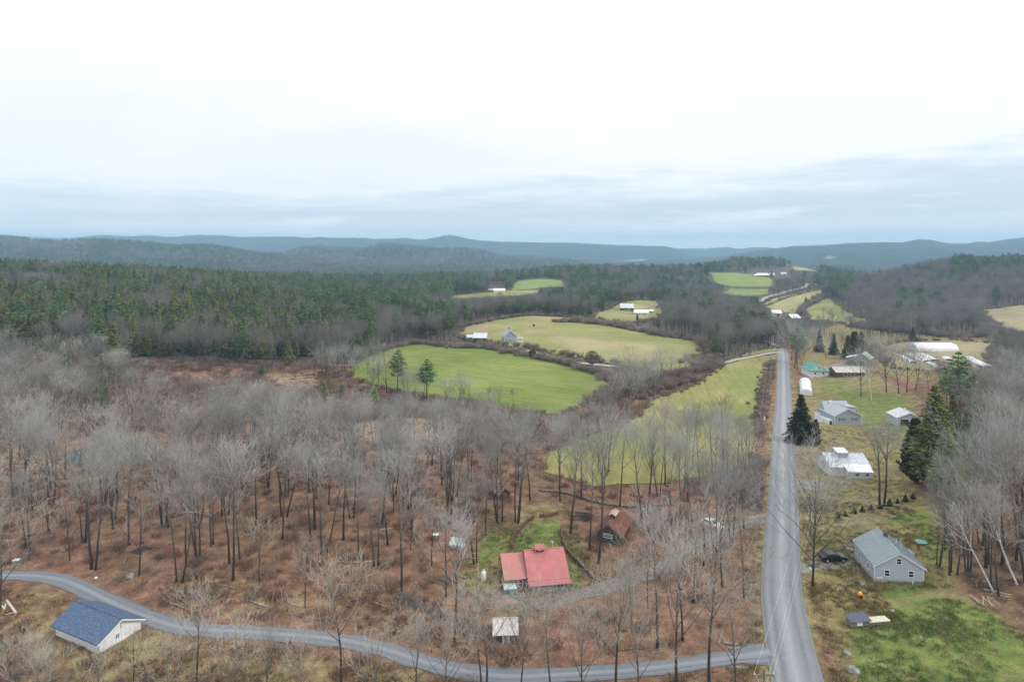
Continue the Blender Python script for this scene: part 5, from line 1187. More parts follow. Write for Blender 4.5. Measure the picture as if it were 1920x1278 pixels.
# --- poly tunnels
def tunnel(label, at, rot, W_, L_, H_, name='greenhouse'):
    o = thing(name, label, 'greenhouse', at, rot); n = 16; a = [(-W_/2*math.cos(math.pi*k/n), 0, H_*math.sin(math.pi*k/n)**.8-.3*0) for k in range(n+1)]
    mb = MB(); ring = [(x, 0, z) for x, _, z in a]; m = 12; vs = [(x, L_*j/m, z) for j in range(m+1) for x, _, z in ring]
    mb.add(vs, [(j*(n+1)+k, j*(n+1)+k+1, (j+1)*(n+1)+k+1, (j+1)*(n+1)+k) for j in range(m) for k in range(n)]); mb.build('film', M_poly, o, smooth=True)
    e = MB(); e.add(ring, [list(range(n+1))]); e.add([(x, L_, z) for x, _, z in ring], [list(range(n+1))]); e.build('end_wall', M_poly, o)
    hp = MB()
    for j in range(0, m+1, 2): hp.tube([(x*1.01, L_*j/m, z*1.01+.01) for x, _, z in ring], .05, 5)
    hp.tube([(0, -.05, H_*1.01), (0, L_+.05, H_*1.01)], .05, 5); hp.build('hoops', M_lmetal, o)
    MB().box(-.7, .7, -.08, -.02, 0, min(1.9, H_*.8)).build('door', M_trim, o); bb = MB().box(-W_/2-.08, -W_/2+.04, 0, L_, -.8, .25).box(W_/2-.04, W_/2+.08, 0, L_, -.8, .25); bb.build('base_board', M_grayw, o); return o
c0 = P(1512, 741); c1 = P(1509, 714); a = math.degrees(math.atan2(-(c1.x-c0.x), c1.y-c0.y)); tunnel('white tunnel greenhouse standing beside the road below the green-roofed house', c0, a, 5.0, 27, 2.6)
c0 = P(1793, 657.5); tunnel('nearer of the twin long white tunnel greenhouses in the tan field', Vector((c0.x-1, c0.y, c0.z)), 90, 8, 26.5, 4.2)
tunnel('farther of the twin long white tunnel greenhouses in the tan field', Vector((c0.x+4.5, c0.y+11, T1(c0.x-8, c0.y+11)+.2)), 90, 8, 26, 4.4)
def lowtun(label, u0, v0, u1, v1, w):
    a = P(u0, v0); b = P(u1, v1); d = Vector((b.x-a.x, b.y-a.y)); L_ = d.length; n = 10; o = thing('row_cover', label, 'row cover', a, math.degrees(math.atan2(-d.x, d.y)), 'white row covers in the market garden'); mb = MB(); m = max(6, int(L_/4)); vs = []
    for j in range(m+1):
        q = Vector((a.x, a.y))+d*(j/m); zz_ = T1(q.x, q.y)-a.z
        for k in range(n+1): vs.append((-w/2*math.cos(math.pi*k/n)*(1+.06*math.sin(j*2.3)), L_*j/m, zz_+1.1*math.sin(math.pi*k/n)))
    mb.add(vs, [(j*(n+1)+k, j*(n+1)+k+1, (j+1)*(n+1)+k+1, (j+1)*(n+1)+k) for j in range(m) for k in range(n)]); mb.build('cover', M_poly, o, smooth=True)
lowtun('white row cover, leftmost strip below the twin greenhouses', 1713, 681, 1686, 666, 3.5)
lowtun('white row cover, wide strip below the twin greenhouses', 1742, 679, 1708, 665, 6)
lowtun('white row cover bulging beside the wide strip', 1752, 677, 1726, 664, 6)
lowtun('white row cover running towards the blue-green pine', 1770, 693, 1742, 681, 3)
lowtun('short white row cover between garden strips', 1780, 676, 1774, 671, 4)
lowtun('white row cover at the right end of the market garden', 1856, 690, 1818, 671, 4.5)
# --- grey farmhouse between the fields
c0 = P(957, 643); h = House('farmhouse', 'two-storey grey gabled farmhouse with a white side porch between the two green fields', 'farmhouse', c0, 8, 8.2, 11, 4.6, 8.0, M_cape, M_sh, ov=.5, sub=1)
for x in (-2.2, 0, 2.2): h.win('F', x, 1.8, .9, 1.2)
for x in (-1.2, 1.2): h.win('F', x, 4.6, .8, 1.1)
h.chimney(0, 8, .8, .9)
MB().box(4.15, 8.6, .8, 5.5, -1, .5).build('porch_floor', M_trim, h.o); MB().box(4.15, 9.0, .4, 5.9, 2.7, 3.0).build('porch_roof', M_sh, h.o)
for x in (4.4, 6.3, 8.5): MB().box(x-.12, x+.12, .8, 1.04, .5, 2.7).build('post', M_trim, h.o)
MB().box(4.3, 8.5, .7, .8, .5, 1.2).build('railing', M_trim, h.o)
c0 = P(900, 642); h = side_house('barn', 'dark green barn with a pale metal roof left of the grey farmhouse', 'barn', c0.x, c0.y, c0.z, -3, 8.5, 7, 3.2, 5.8, mat('dark_green_boards', (.03,.06,.05), .8, .2), M_lmetal, ov=.4, rib=.7, sub=1); h.door('L', 4, 2.2, 2.4, M_wood); h.win('F', 0, 2, .9, .9)
c0 = P(881, 640); h = side_house('shed', 'small pale shed at the wood edge left of the dark green barn', 'shed', c0.x, c0.y+4, c0.z, 5, 4.5, 4, 2.2, 3.6, M_white, M_lmetal, ov=.3); h.door('L', 2, 1, 1.8, M_wood)
# --- farm in the clearing
c0 = P(1176, 583); h = side_house('barn', 'large dark barn with a pale roof in the far clearing', 'barn', c0.x, c0.y, c0.z, -6, 14, 11, 3.6, 7.6, M_wood, M_lmetal, ov=.5, rib=1.2, sub=1.5); h.door('L', 5, 3, 3, M_grayw); h.win('L', 9, 2, 1.2, 1.2); h.chimney(0, 3, 1, .8)
c0 = P(1203, 591); h = side_house('house', 'white farm house with a white roof beside the large dark barn', 'house', c0.x, c0.y, c0.z, -5, 14, 9, 2.8, 5.2, M_white, M_wmetal, ov=.5, sub=1.5); h.door('L', 4, 1.2, 2, M_brown)
for y in (2, 6.5, 9, 12): h.win('L', y, 1.6, 1, 1.1)
c0 = P(1222, 586.5); h = side_house('shed', 'small dark shed with a white roof right of the white farm house', 'shed', c0.x, c0.y, c0.z, 0, 4.5, 4, 2, 3.4, M_wood, M_wmetal, ov=.3); h.door('L', 2, 1.4, 1.7, M_grayw)
# --- house before the hilltop field
c0 = P(936, 548.5); h = side_house('house', 'long white-roofed house before the hilltop field', 'house', c0.x, c0.y, c0.z, 0, 16, 9, 3, 5.6, M_white, M_wmetal, ov=.5, sub=2); h.door('L', 7, 1.2, 2.1, M_brown)
for y in (2, 5, 10, 13): h.win('L', y, 1.6, 1.1, 1.2)
c0 = P(921, 547); h = side_house('shed', 'dark shed left of the long white-roofed house', 'shed', c0.x, c0.y, c0.z, 0, 7, 6, 2.4, 4, M_wood, M_sh, ov=.4, sub=2); h.door('L', 3, 2, 2, M_grayw)
# --- farm beyond the pasture
Y0 = P(1431, 520)
def farfarm(name, lb, u, v, W_, D_, He, Hr, wall, roof, ang=0):
    c0 = P(u, v); h = side_house(name, lb, name, c0.x, c0.y, c0.z, ang, W_, D_, He, Hr, wall, roof, ov=.6, sub=3); h.door('L', W_*.4, 3, 2.6, M_wood); h.win('L', W_*.75, 1.8, 1.6, 1.2); h.win('L', W_*.15, 1.8, 1.6, 1.2)
M_barnred = mat('brown_red_barn_boards', (.16,.06,.05), .8, .2, scale=1)
farfarm('barn', 'long brown-red barn with a white roof beyond the green pasture', 1431, 519, 23, 13, 4, 7.5, M_barnred, M_wmetal)
farfarm('barn', 'white barn right of the long brown-red barn', 1449, 517.5, 9, 9, 3.4, 6.2, M_white, M_wmetal, 12)
farfarm('house', 'white house at the far farm under the wooded knoll', 1470, 516, 10, 8, 3.6, 6.2, M_white, M_lmetal, -8)
farfarm('shed', 'small white shed left of the long brown-red barn', 1417, 518, 6, 6, 2.6, 4.2, M_white, M_wmetal)
farfarm('house', 'white-roofed house at the top of the far road', 1536, 531, 9, 8, 3.2, 5.8, M_wood, M_wmetal, 20)
farfarm('house', 'pale blue-white house among bare trees below the tan field', 1457, 592.5, 10, 9, 3.6, 6.4, mat('pale_blue_siding', (.55,.65,.72), .6, .3), M_wmetal, -4)
farfarm('barn', 'weathered barn with a white roof below the tan field', 1493, 603, 11, 9, 4.0, 7.2, M_grayw, M_wmetal, 24)
# ------------------------------------------------------------------ vehicles
def car(label, at, rot, paint, group=None):
    o = thing('car', label, 'car', at, rot); prof = [(-2.2,.35),(-2.25,.75),(-2.0,.98),(-1.55,1.02),(-1.15,1.40),(.35,1.42),(1.05,.98),(2.0,.88),(2.25,.70),(2.25,.35)]
    b = MB(); w = .88; n = len(prof); vs = []
    for sx, f in ((-1, 1), (1, 1)):
        for x, z in prof: vs.append((x, sx*w*(.80 if z > 1.3 else .97 if z > .9 else 1), z))
    b.add(vs, [list(range(n))[::-1], list(range(n, 2*n))]+[(i, (i+1) % n, n+(i+1) % n, n+i) for i in range(n)]); b.build('body', paint, o)
    gl = MB(); gl.add([(-1.5,-.72,1.07),(-1.5,.72,1.07),(-1.18,.62,1.38),(-1.18,-.62,1.38)], [(0,1,2,3)]); gl.add([(1.0,-.74,1.02),(1.0,.74,1.02),(.42,.64,1.39),(.42,-.64,1.39)], [(3,2,1,0)])
    g2 = MB(); g2.obox((1.0*.5+.22, 0, 1.215), (.34, 0, -.21), (0, .66, 0), (.012, 0, .02)); g2.obox((-1.36, 0, 1.225), (.17, 0, .165), (0, .64, 0), (-.012, 0, .012)); g2.build('windscreen', M_glass, o)
    for sx in (-1, 1): MB().obox((-.35, sx*.80, 1.2), (.95, 0, 0), (0, .02, 0), (0, -sx*.05, .13)).build('side_window', M_glass, o)
    for x in (-1.4, 1.4):
        for y in (-.8, .8):
            wh = MB().tube([(x, y-.1, .33), (x, y+.1, .33)], .33, 16).build('wheel', M_rub, o); MB().tube([(x, y-.12, .33), (x, y+.12, .33)], .19, 12).build('rim', M_rim, wh)
    for y in (-.6, .6): MB().obox((2.25, y, .68), (.02, 0, 0), (0, .2, 0), (0, 0, .07)).build('headlight', M_trim, o); MB().obox((-2.25, y, .78), (.02, 0, 0), (0, .16, 0), (0, 0, .08)).build('tail_light', M_red, o)
    return o
car('black car parked on the gravel pad between the road and the blue-grey house', P(1561, 1050), 4, M_black)
car('white car parked under the bare trees left of the road', P(1334, 987), -52, M_carw)
# ------------------------------------------------------------------ poles and wires
def pole(label, u, vtop, base, h):
    o = thing('utility_pole', label, 'utility pole', base, 0, 'utility poles along the road'); MB().tube([(0,0,-.5),(0,0,h*.5),(0,0,h)], [.16,.14,.11], 9).build('post', M_pole, o)
    MB().box(-1.1, 1.1, -.06, .06, h-.65, h-.5).build('crossarm', M_pole, o)
    for x in (-1, 0, 1): MB().tube([(x, 0, h-.5), (x, 0, h-.38), (x, 0, h-.3)], [.05, .07, .04], 8).build('insulator', M_trim, o)
    return Vector((base.x, base.y, base.z+h))
def pole_at(label, u, v, top):
    p = P(u, v); h = (HC-(top-HV)*p.y/FP)-p.z; return pole(label, u, top, p, h)
q0 = Vector((26.0, 66.0, T1(26, 66))); t0 = pole('utility pole nearest the frame bottom at the left road verge by the drive mouth', 0, 0, q0, 10.2)
t1 = pole_at('utility pole at the right road edge beside the forked bare tree', 1519, 1003, 926)
t2 = pole_at('utility pole left of the road opposite the cape house', 1431, 836, 772)
t3 = pole_at('slim utility pole left of the road above the field corner', 1446, 722, 668)
t4 = pole_at('farthest utility pole where the farm lane meets the road', 1455, 661, 632)
def wire(a, b, sag, label):
    pts = [a.lerp(b, k/16)-Vector((0, 0, sag*4*(k/16)*(1-k/16))) for k in range(17)]
    tag(MB().tube(pts, .013, 4).build('power_line', M_wire), label, 'power line', 'power lines along the road')
a0 = Vector((24, 20, 11)); nm = ['from the frame bottom to the nearest pole', 'crossing the road from the nearest pole', 'crossing the road back beyond the forked tree', 'along the left verge beside the field', 'at the far end beside the field']
for (a, b), w_, s_ in zip(((a0, t0), (t0, t1), (t1, t2), (t2, t3), (t3, t4)), nm, (.5, 1.2, 1, 1.2, 1.2)):
    for off, hh, wd in ((-1, -.3, 'left power line '), (1, -.3, 'right power line '), (0, -2.2, 'lower cable ')):
        o = Vector((off, 0, hh)); wire(a+o, b+o, s_, wd+w_)
MB_t = thing('transformer', 'grey transformer can hanging on the pole left of the road', 'transformer', (t2.x+.35, t2.y, t2.z-1.9)); MB().tube([(0,0,-.5),(0,0,.5)], .26, 12).build('can', M_lmetal, MB_t); MB().tube([(0,0,.5),(0,0,.7)], .06, 8).build('bushing', M_trim, MB_t)
# ------------------------------------------------------------------ small things
def fence(pxl, label, h=1.25):
    l = [P(u, v) for u, v in pxl]; s_ = spline([tuple(p[:2]) for p in l], 2.2); o = thing('wooden_fence', label, 'fence', (s_[0].x, s_[0].y, T1(s_[0].x, s_[0].y)))
    b = o.location; sl_ = MB(); ps = [Vector((q.x-b.x, q.y-b.y, T1(q.x, q.y)-b.z)) for q in s_]
    for i, q in enumerate(ps):
        MB().box(q.x-.06, q.x+.06, q.y-.06, q.y+.06, q.z-.4, q.z+h+.1).build('post', M_grayw, o)
        if i:
            a = ps[i-1]; d = (q-a); n = Vector((-d.y, d.x, 0)).normalized()
            for k in range(5): sl_.obox((a+q)/2+Vector((0, 0, .2+k*h/5))-n*.09, d/2, n*.015, Vector((0, 0, h*.072)))
    sl_.build('slats', mat('grey_fence_boards', (.26,.25,.23), .9, .1, scale=1.5, col2=(.14,.13,.12)), o)
fence([(750,1121),(775,1136),(805,1148),(835,1163),(855,1172),(885,1176)], 'curving grey slatted fence left of the red-roofed house')
def wall_line(name, pxl, label, h, m, w=.5, cat='wall'):
    s_ = spline([tuple(P(u, v)[:2]) for u, v in pxl], 1.0); r_ = random.Random(5); mb = MB(); b = s_[0]; bz_ = T1(b.x, b.y)
    for i in range(1, len(s_)):
        a, c = s_[i-1], s_[i]; d = c-a; n = Vector((-d.y, d.x)).normalized(); z_ = T1(c.x, c.y)-bz_
        for k in range(3): mb.obox(((a.x+c.x)/2-b.x+n.x*r_.uniform(-.12, .12), (a.y+c.y)/2-b.y+n.y*r_.uniform(-.12, .12), z_+h*(k+.5)/3), (d.x*.52, d.y*.52, r_.uniform(-.05, .05)), (n.x*w/2*r_.uniform(.7, 1), n.y*w/2, 0), (0, 0, h/6*1.05))
    o = mb.build(name, m); o.location = (b.x, b.y, bz_); tag(o, label, cat); return o
M_bank2 = mat('leafy_fieldstone', (.24,.20,.17), .9, .1, scale=1.5, col2=(.11,.085,.07))
M_bank = mat('reddish_brush_fence', (.21,.13,.09), .95, .1, scale=3, col2=(.10,.06,.045))
wall_line('brush_fence', [(1052,992),(1056,1018),(1068,1042),(1090,1062),(1106,1080),(1116,1092)], 'low reddish brush fence along the right edge of the clearing lawn', .8, M_bank, .3, 'fence')
wall_line('brush_fence', [(1000,972),(985,984),(975,996),(962,1010),(960,1030)], 'low reddish brush fence along the left edge of the clearing lawn', .8, M_bank, .3, 'fence')
wall_line('brush_fence', [(1012,970),(1030,968),(1045,964)], 'short log barrier at the top of the clearing lawn', .7, M_bank, .5, 'barrier')
wall_line('stone_wall', [(1010,920),(1060,925),(1110,940),(1150,948),(1200,950),(1260,946)], 'old low stone wall along the wood edge before the field', .4, M_bank2, .7)
wall_line('stone_wall', [(560,895),(640,893),(700,898),(740,905)], 'old low stone wall deep in the leafy wood', .35, M_bank2, .7)
# propane tank, hot tub, wheelbarrow, boards
c0 = P(907, 1087); o = thing('propane_tank', 'white upright propane tank at the left of the red-roofed house', 'propane tank', c0); MB().tube([(0,0,0),(0,0,.1),(0,0,1.25),(0,0,1.45),(0,0,1.55)], [.32,.42,.42,.3,.12], 14).build('tank', M_carw, o, True); MB().tube([(0,0,1.5),(0,0,1.75)], .16, 10).build('cap', M_lmetal, o)
c0 = P(956, 1108); o = thing('hot_tub', 'teal-sided hot tub with a pale cover in front of the dark annex', 'hot tub', c0, 8); MB().box(-.95,.95,-.85,.85,-.2,.75).build('tub', mat('teal_plastic', (.05,.22,.24), .5, .4), o); MB().box(-1.0,1.0,-.9,.9,.75,.9).build('cover', mat('pale_cover', (.55,.62,.64), .5, .3, var=.1), o)
c0 = P(878, 1118); o = thing('wheelbarrow', 'small red wheelbarrow on the bare ground left of the hot tub', 'wheelbarrow', c0, 10)
MB().add([(-.4,-.3,.3),(.4,-.25,.3),(.4,.25,.3),(-.4,.3,.3),(-.6,-.42,.62),(.6,-.38,.62),(.6,.38,.62),(-.6,.42,.62)],[(3,2,1,0),(0,1,5,4),(1,2,6,5),(2,3,7,6),(3,0,4,7)]).build('tray', M_red, o); MB().tube([(.75,-.06,.2),(.75,.06,.2)], .2, 12).build('wheel', M_rub, o)
for y in (-.28,.28): MB().tube([(.75,y*.3,.2),(-.3,y,.3),(-1.1,y,.6)], .025, 6).build('handle', M_grayw, o)
c0 = P(1608, 1172); o = thing('chicken_coop', 'low wooden coop with a dark felt roof and attached pale run on the lower lawn', 'coop', c0, 8)
MB().box(-1.4,1.4,-.6,.6,.25,1.0).build('coop_box', M_grayw, o); MB().prism([(-1.6,-.85,.98),(-1.6,.75,1.35),(-1.6,.75,1.42),(-1.6,-.85,1.05)], (3.2,0,0)).build('roof', mat('dark_blue_felt', (.10,.115,.16), .8, .2), o)
MB().box(-.5,.3,-.64,-.6,.35,.85).build('hatch', M_trim, o)
for x in (-1.3, 1.3): MB().box(x-.05,x+.05,-.6,-.5,-.3,.3).build('leg', M_grayw, o)
MB().box(1.5,4.6,-.55,.55,.0,.62).build('run', M_grayw, o); MB().box(1.45,4.7,-.65,.65,.62,.70).build('run_roof', mat('pale_plywood', (.62,.56,.44), .8, .2, var=.1), o)
def simple(name, lb, cat, u, v, fn, rot=0):
    o = thing(name, lb, cat, P(u, v), rot); fn(o); return o
def f_trike(o):
    MB().tube([(0,-.3,.25),(0,.3,.25)], .25, 12).build('wheel', M_rub, o); MB().box(-.35,.35,-.25,.25,.3,.62).build('seat', mat('orange_plastic', (.85,.17,.03), .5, .4), o); MB().box(-.2,.2,-.2,.2,.62,.85).build('hood', mat('yellow_plastic', (.85,.6,.05), .5, .4), o)
simple('ride_on_toy', 'small orange and yellow ride-on toy on the lawn before the blue-grey house', 'toy', 1613, 1120, f_trike)
def f_sled(o): MB().tube([(0,0,.02),(0,0,.1),(0,0,.3)], [.3,.85,.95], 16).build('bowl', mat('teal_toy_plastic', (.03,.42,.33), .4, .4), o); MB().tube([(0,0,.3),(0,0,.34)], [.97,.97], 16).build('rim', M_teal, o)
simple('paddling_pool', 'round teal paddling pool behind the blue-grey house', 'pool', 1727, 1018, f_sled)
def f_grill(o):
    MB().tube([(0,0,.75),(0,0,.9),(0,0,1.1)], [.25,.32,.2], 12).build('lid', M_red, o)
    for k in range(3): a = k*2.09; MB().tube([(math.cos(a)*.25, math.sin(a)*.25, 0), (0, 0, .8)], .03, 6).build('leg', M_black, o)
simple('kettle_grill', 'dark red kettle grill behind the blue-grey house', 'grill', 1722, 1030, f_grill)
def f_tricycle(o): MB().box(-.5,.4,-.25,.25,.25,.5).build('body', mat('pink_red_plastic', (.6,.12,.15), .5, .4), o); MB().tube([(.4,-.3,.2),(.4,.3,.2)], .2, 10).build('wheel', M_rub, o); MB().tube([(-.5,-.3,.2),(-.5,.3,.2)], .2, 10).build('wheel', M_rub, o); MB().tube([(.4,0,.5),(.3,0,.8)], .03, 6).build('handlebar', M_black, o)
simple('ride_on_mower', 'small red garden tractor beside the left wall of the blue-grey house', 'mower', 1620, 1059, f_tricycle, 30)
def logpile(lb, u, v, n, L_, rot, sp_=.35, m=None, seed=1, r0=.1):
    c0 = P(u, v); r_ = random.Random(seed); o = thing('log_pile', lb, 'logs', c0, rot)
    for k in range(n):
        a = r_.uniform(-.35, .35); x = (k-n/2)*sp_+r_.uniform(-.2, .2); d = Vector((math.sin(a), math.cos(a), 0))*L_*r_.uniform(.35, .55); c = Vector((x, r_.uniform(-.4, .4), r0)); rr_ = r0*r_.uniform(.7, 1.2)
        MB().tube([c-d, c, c+d], [rr_, rr_*.95, rr_*.85], 8).build('log', m or M_log, o)
logpile('scattered pale cut logs at the top of the lower lawn below the leaning birches', 1851, 1128, 6, 3.0, -18, .5, M_log, 3, .10)
logpile('two pale logs lying beside a stump below the leaning birch', 1876, 1113, 2, 3.6, 55, .5, M_log, 4, .12)
logpile('long pale felled trunk lying left of the white shed', 24, 1139, 1, 5.2, 55, .4, mat('pale_peeled_wood', (.60,.52,.45), .8, .1), 5, .17)
logpile('short pale logs at the left edge near the felled trunk', 4, 1140, 4, 1.5, 40, .5, mat('pale_birch_wood', (.66,.60,.54), .8, .1), 6, .13)
logpile('short log alone on the leaves below the felled trunk', 24, 1152, 1, 1.2, -60, .4, M_log, 7, .12)
logpile('weathered fallen limbs on the verge below the drive mouth', 1385, 1252, 4, 3.0, 75, .35, M_grayw, 8, .09)
logpile('dark brush pile of cut limbs left of the rusty sugar shack', 1090, 968, 14, 4.0, 80, .3, M_wood, 9, .10)
logpile('grey fallen limbs behind the rusty sugar shack', 1195, 985, 7, 5.0, 60, .7, M_grayw, 10, .09)
logpile('fallen grey logs on the leaf litter in the middle wood', 268, 1030, 6, 2.6, 70, .5, M_wood, 11, .1)
logpile('heap of boards beside the small red wheelbarrow', 825, 1096, 5, 1.8, 30, .35, M_log, 12, .06)
logpile('stacked logs and stones on the bank above the drive mouth', 1375, 1213, 6, 1.6, 85, .4, M_grayw, 13, .13)
logpile('long fallen trunk on the wooded bank behind the birches', 1890, 1085, 1, 9.0, 85, .4, M_log, 14, .10)
logpile('firewood heap by the track corner in front of the red-roofed house', 975, 1117, 6, 1.6, 80, .3, M_grayw, 15, .09)
def boulder(lb, u, v, s_, m=None, seed=0):
    r_ = random.Random(seed); bm = bmesh.new(); bmesh.ops.create_icosphere(bm, subdivisions=3, radius=s_)
    for q in bm.verts:
        n = fbm(np.array([q.co.x*1.6/s_+seed]), np.array([q.co.y*1.6/s_+q.co.z/s_]), 3, seed)[0]; q.co *= .65+.7*n; q.co.z *= .65
    me = bpy.data.meshes.new('boulder'); bm.to_mesh(me); bm.free(); me.materials.append(m or M_stone); o = link('boulder', me); p = P(u, v); o.location = (p.x, p.y, p.z+s_*.15); tag(o, lb, 'boulder')
boulder('pale boulder on the leaves above the gravel drive', 243, 1082, .8, None, 1); boulder('small white rock above the drive bend', 180, 1083, .25, M_trim, 2); boulder('round stump-like rock on the lawn before the blue-grey house', 1617, 1096, .4, None, 3)
boulder('pale stone block at the edge of the lower lawn', 1673, 1146, .35, M_log, 4); boulder('grey boulder in the verge brush below the coop', 1598, 1258, .8, None, 5); boulder('small grey boulder at the verge beside the road', 1588, 1225, .5, None, 6)
boulder('rock pile edge beside the black parked car', 1600, 1034, .7, None, 7); boulder('low grey rock right of the black parked car', 1590, 1030, .55, None, 8)
def f_gate(o): MB().box(-.5,.5,-.35,.35,0,.8).build('cabinet', mat('green_utility_paint', (.20,.27,.20), .6, .3), o); MB().box(-.55,.55,-.4,.4,.8,.9).build('lid', M_lmetal, o)
simple('utility_box', 'pale green utility box at the left edge of the wood above the drive', 'utility box', 31, 1058, f_gate)
def f_mail(o): MB().tube([(0,0,-.2),(0,0,1.0)], .05, 8).build('post', M_pole, o); MB().box(-.12,.12,-.28,.28,1.0,1.28).build('box', M_lmetal, o)
simple('mailbox', 'small mailbox on a post where the pad meets the road', 'mailbox', 1519, 1078, f_mail)
# row of young conifers planted across the lawn
for i, (u, v) in enumerate([(1571,970),(1585,967),(1602,962),(1617,959),(1633,957),(1651,953),(1668,948),(1683,943),(1698,940),(1712,935)]):
    p = P(u, v); tm, cm, jm, hn = TV['spr'][i % 2]; s_ = 1.35/hn*rng.uniform(.8, 1.25); w_ = ['first', 'second', 'third', 'fourth', 'fifth', 'sixth', 'seventh', 'eighth', 'ninth', 'tenth'][i]
    o = thing('young_spruce', 'knee-high young spruce, %s from the road in the planted row across the lawn' % w_, 'sapling', p, rng.uniform(0, 360), 'row of young spruces across the lawn'); o.scale = (s_*1.6, s_*1.6, s_); link('trunk', tm, o); link('crown', cm, o)
# leaning birches on the right bank
for i, (u, v, lx, ln, rz, lb) in enumerate([(1863,1110,-.62,13,0,'slim white birch leaning left over the lawn corner, the lower of two'), (1906,1095,-.50,15.5,1.2,'thick white birch leaning left from the right-hand bank')]):
    me_ = bare_tree(990+i, ln, 'wood' if i == 0 else 'mid', .022, .75, (0, 0)); p = P(u, v); o = thing('birch_tree', lb, 'tree', p, 0, None); o.rotation_euler = (R(-4), R(-24 if i == 0 else -20), 0)
    link('trunk', np_mesh('birch_trunk', me_[0][0], me_[0][1], [M_birch]), o); link('crown', np_mesh('birch_crown', me_[1][0], me_[1][1], [M_twigl]), o)
# a rust-leaved oak still holding its leaves, and the river and clearings far away
M_oak = mat('rusty_oak_leaves', (.34,.15,.06), .9, .1, scale=.6, col2=(.19,.075,.035))
def oak(u, v, h, lb, m=M_oak, seed=1):
    r_ = random.Random(seed); V_, F_ = [], []
    for k in range(1500):
        a = r_.uniform(0, 6.28); zf = r_.random(); rr_ = h*.45*math.sqrt(max(0, 1-(2*zf-1)**2))*r_.random()**.4
        leafy(r_, V_, F_, np.array([math.cos(a)*rr_, math.sin(a)*rr_, h*(.25+.75*zf)]), r_.uniform(.2, .38), 1)
    p = P(u, v); o = thing('oak_tree', lb, 'tree', p); MB().tube([(0,0,-.3),(0,0,h*.4),(0,0,h*.8)], [h*.02,h*.015,.05], 7).build('trunk', M_bark, o); link('crown', np_mesh('oak_crown', np.array(V_), np.array(F_), [m]), o)
oak(938, 565, 11, 'rust-orange leafy oak below the long white-roofed house'); oak(1172, 570, 10, 'reddish-brown leafy tree behind the large dark barn', mat('red_brown_leaves', (.20,.09,.07), .9, .1), 2)
for u, v, h_, lb in [(1110,690,9,'dark vine-covered tree in the hedge between the fields'), (998,672,5,'dark rounded bush in the hedge right of the farmhouse'),(1001,612,1.6,'low bush alone in the upper hayfield')]:
    oak(u, v, h_, lb, mat('dark_vine_tangle', (.15,.11,.085), .95, .1, col2=(.07,.05,.042)), int(u))
M_water = mat('bright_river_water', (.75,.78,.80), .1, .6)
far_patch('river', [(1168,489.5),(1190,486),(1206,485),(1217,487.2),(1200,489.6)], 0, -44.2, mat('river_glint', (.62,.66,.70), .08, .8, var=.02), 'bright glint of a distant river')  # pale base colour paints the glint onto the water

# fallen limbs on the woodland floor
lr = random.Random(21); k = 0
LMX = [('the blue-roofed shed', 180, 1180), ('the red-roofed house', 1000, 1090), ('the rusty sugar shack', 1150, 1000), ('the dark pond', 200, 860), ('the pale tarp hut', 856, 1022), ('the shingled shed', 945, 930), ('the leaning birches', 1885, 1100), ('the white parked car', 1332, 985)]
LMX = [(n, P(u, v)) for n, u, v in LMX]
cand = []
for q in range(400):
    u = lr.uniform(0, 1900); v = lr.uniform(880, 1240); p = P(u, v)
    if 1420 < u < 1800 or not clear_mask(np.array([p.x]), np.array([p.y]))[0] or (u > 1780 and v > 1130): continue
    cand.append((u, v, p))
    if len(cand) >= 42: break
seen = {}
for u, v, p in cand:
    b = min(LMX, key=lambda q: (q[1].x-p.x)**2+(q[1].y-p.y)**2); dx = p.x-b[1].x; dy = p.y-b[1].y; s_ = ('right of' if dx > 0 else 'left of') if abs(dx) > abs(dy) else ('behind' if dy > 0 else 'in front of')
    o = thing('fallen_log', 'fallen grey limb lying on the leaf litter %s %s' % (s_, b[0]), 'log', p, lr.uniform(0, 360), 'fallen limbs %s %s' % (s_, b[0])); L_ = lr.uniform(1.5, 5.5); r_ = lr.uniform(.07, .17)
    MB().tube([(-L_/2, 0, r_), (0, lr.uniform(-.2, .2), r_*1.1), (L_/2, 0, r_*.8)], [r_, r_*.9, r_*.5], 8).build('stem', M_grayw if lr.random() < .6 else M_log, o)
    MB().tube([(L_*.1, 0, r_), (L_*.35, lr.uniform(.5, 1.1), r_+.35)], [r_*.5, r_*.2], 5).build('branch', M_grayw, o)
# tufts of grass on the yards, verges and the lower lawn
def tuft(seed, n, s_):
    r_ = random.Random(seed); V_, F_ = [], []
    for k in range(n):
        a = r_.uniform(0, 6.28); rr_ = r_.uniform(0, s_); x, y = math.cos(a)*rr_, math.sin(a)*rr_; h_ = r_.uniform(.08, .24); w_ = .03; d = r_.uniform(0, 6.28); lx, ly = math.cos(d)*h_*.6, math.sin(d)*h_*.6; i = len(V_)
        V_ += [(x-w_*math.sin(d), y+w_*math.cos(d), -.02), (x+w_*math.sin(d), y-w_*math.cos(d), -.02), (x+lx+.01, y+ly, h_), (x+lx-.01, y+ly, h_)]; F_.append((i, i+1, i+2, i+3))
    return np.array(V_), np.array(F_)
TU = []
for i, (c1, c2) in enumerate([((.17,.25,.07), (.11,.17,.045)), ((.27,.29,.10), (.19,.20,.07)), ((.42,.34,.19), (.26,.19,.10)), ((.30,.17,.10), (.15,.08,.05))]):
    v_, f_ = tuft(i, 26, .5); TU.append(np_mesh('grass_tuft', v_, f_, [mat('grass_blades', c1, .9, .1, scale=1, col2=c2, rnd=.3)]))
gp = []
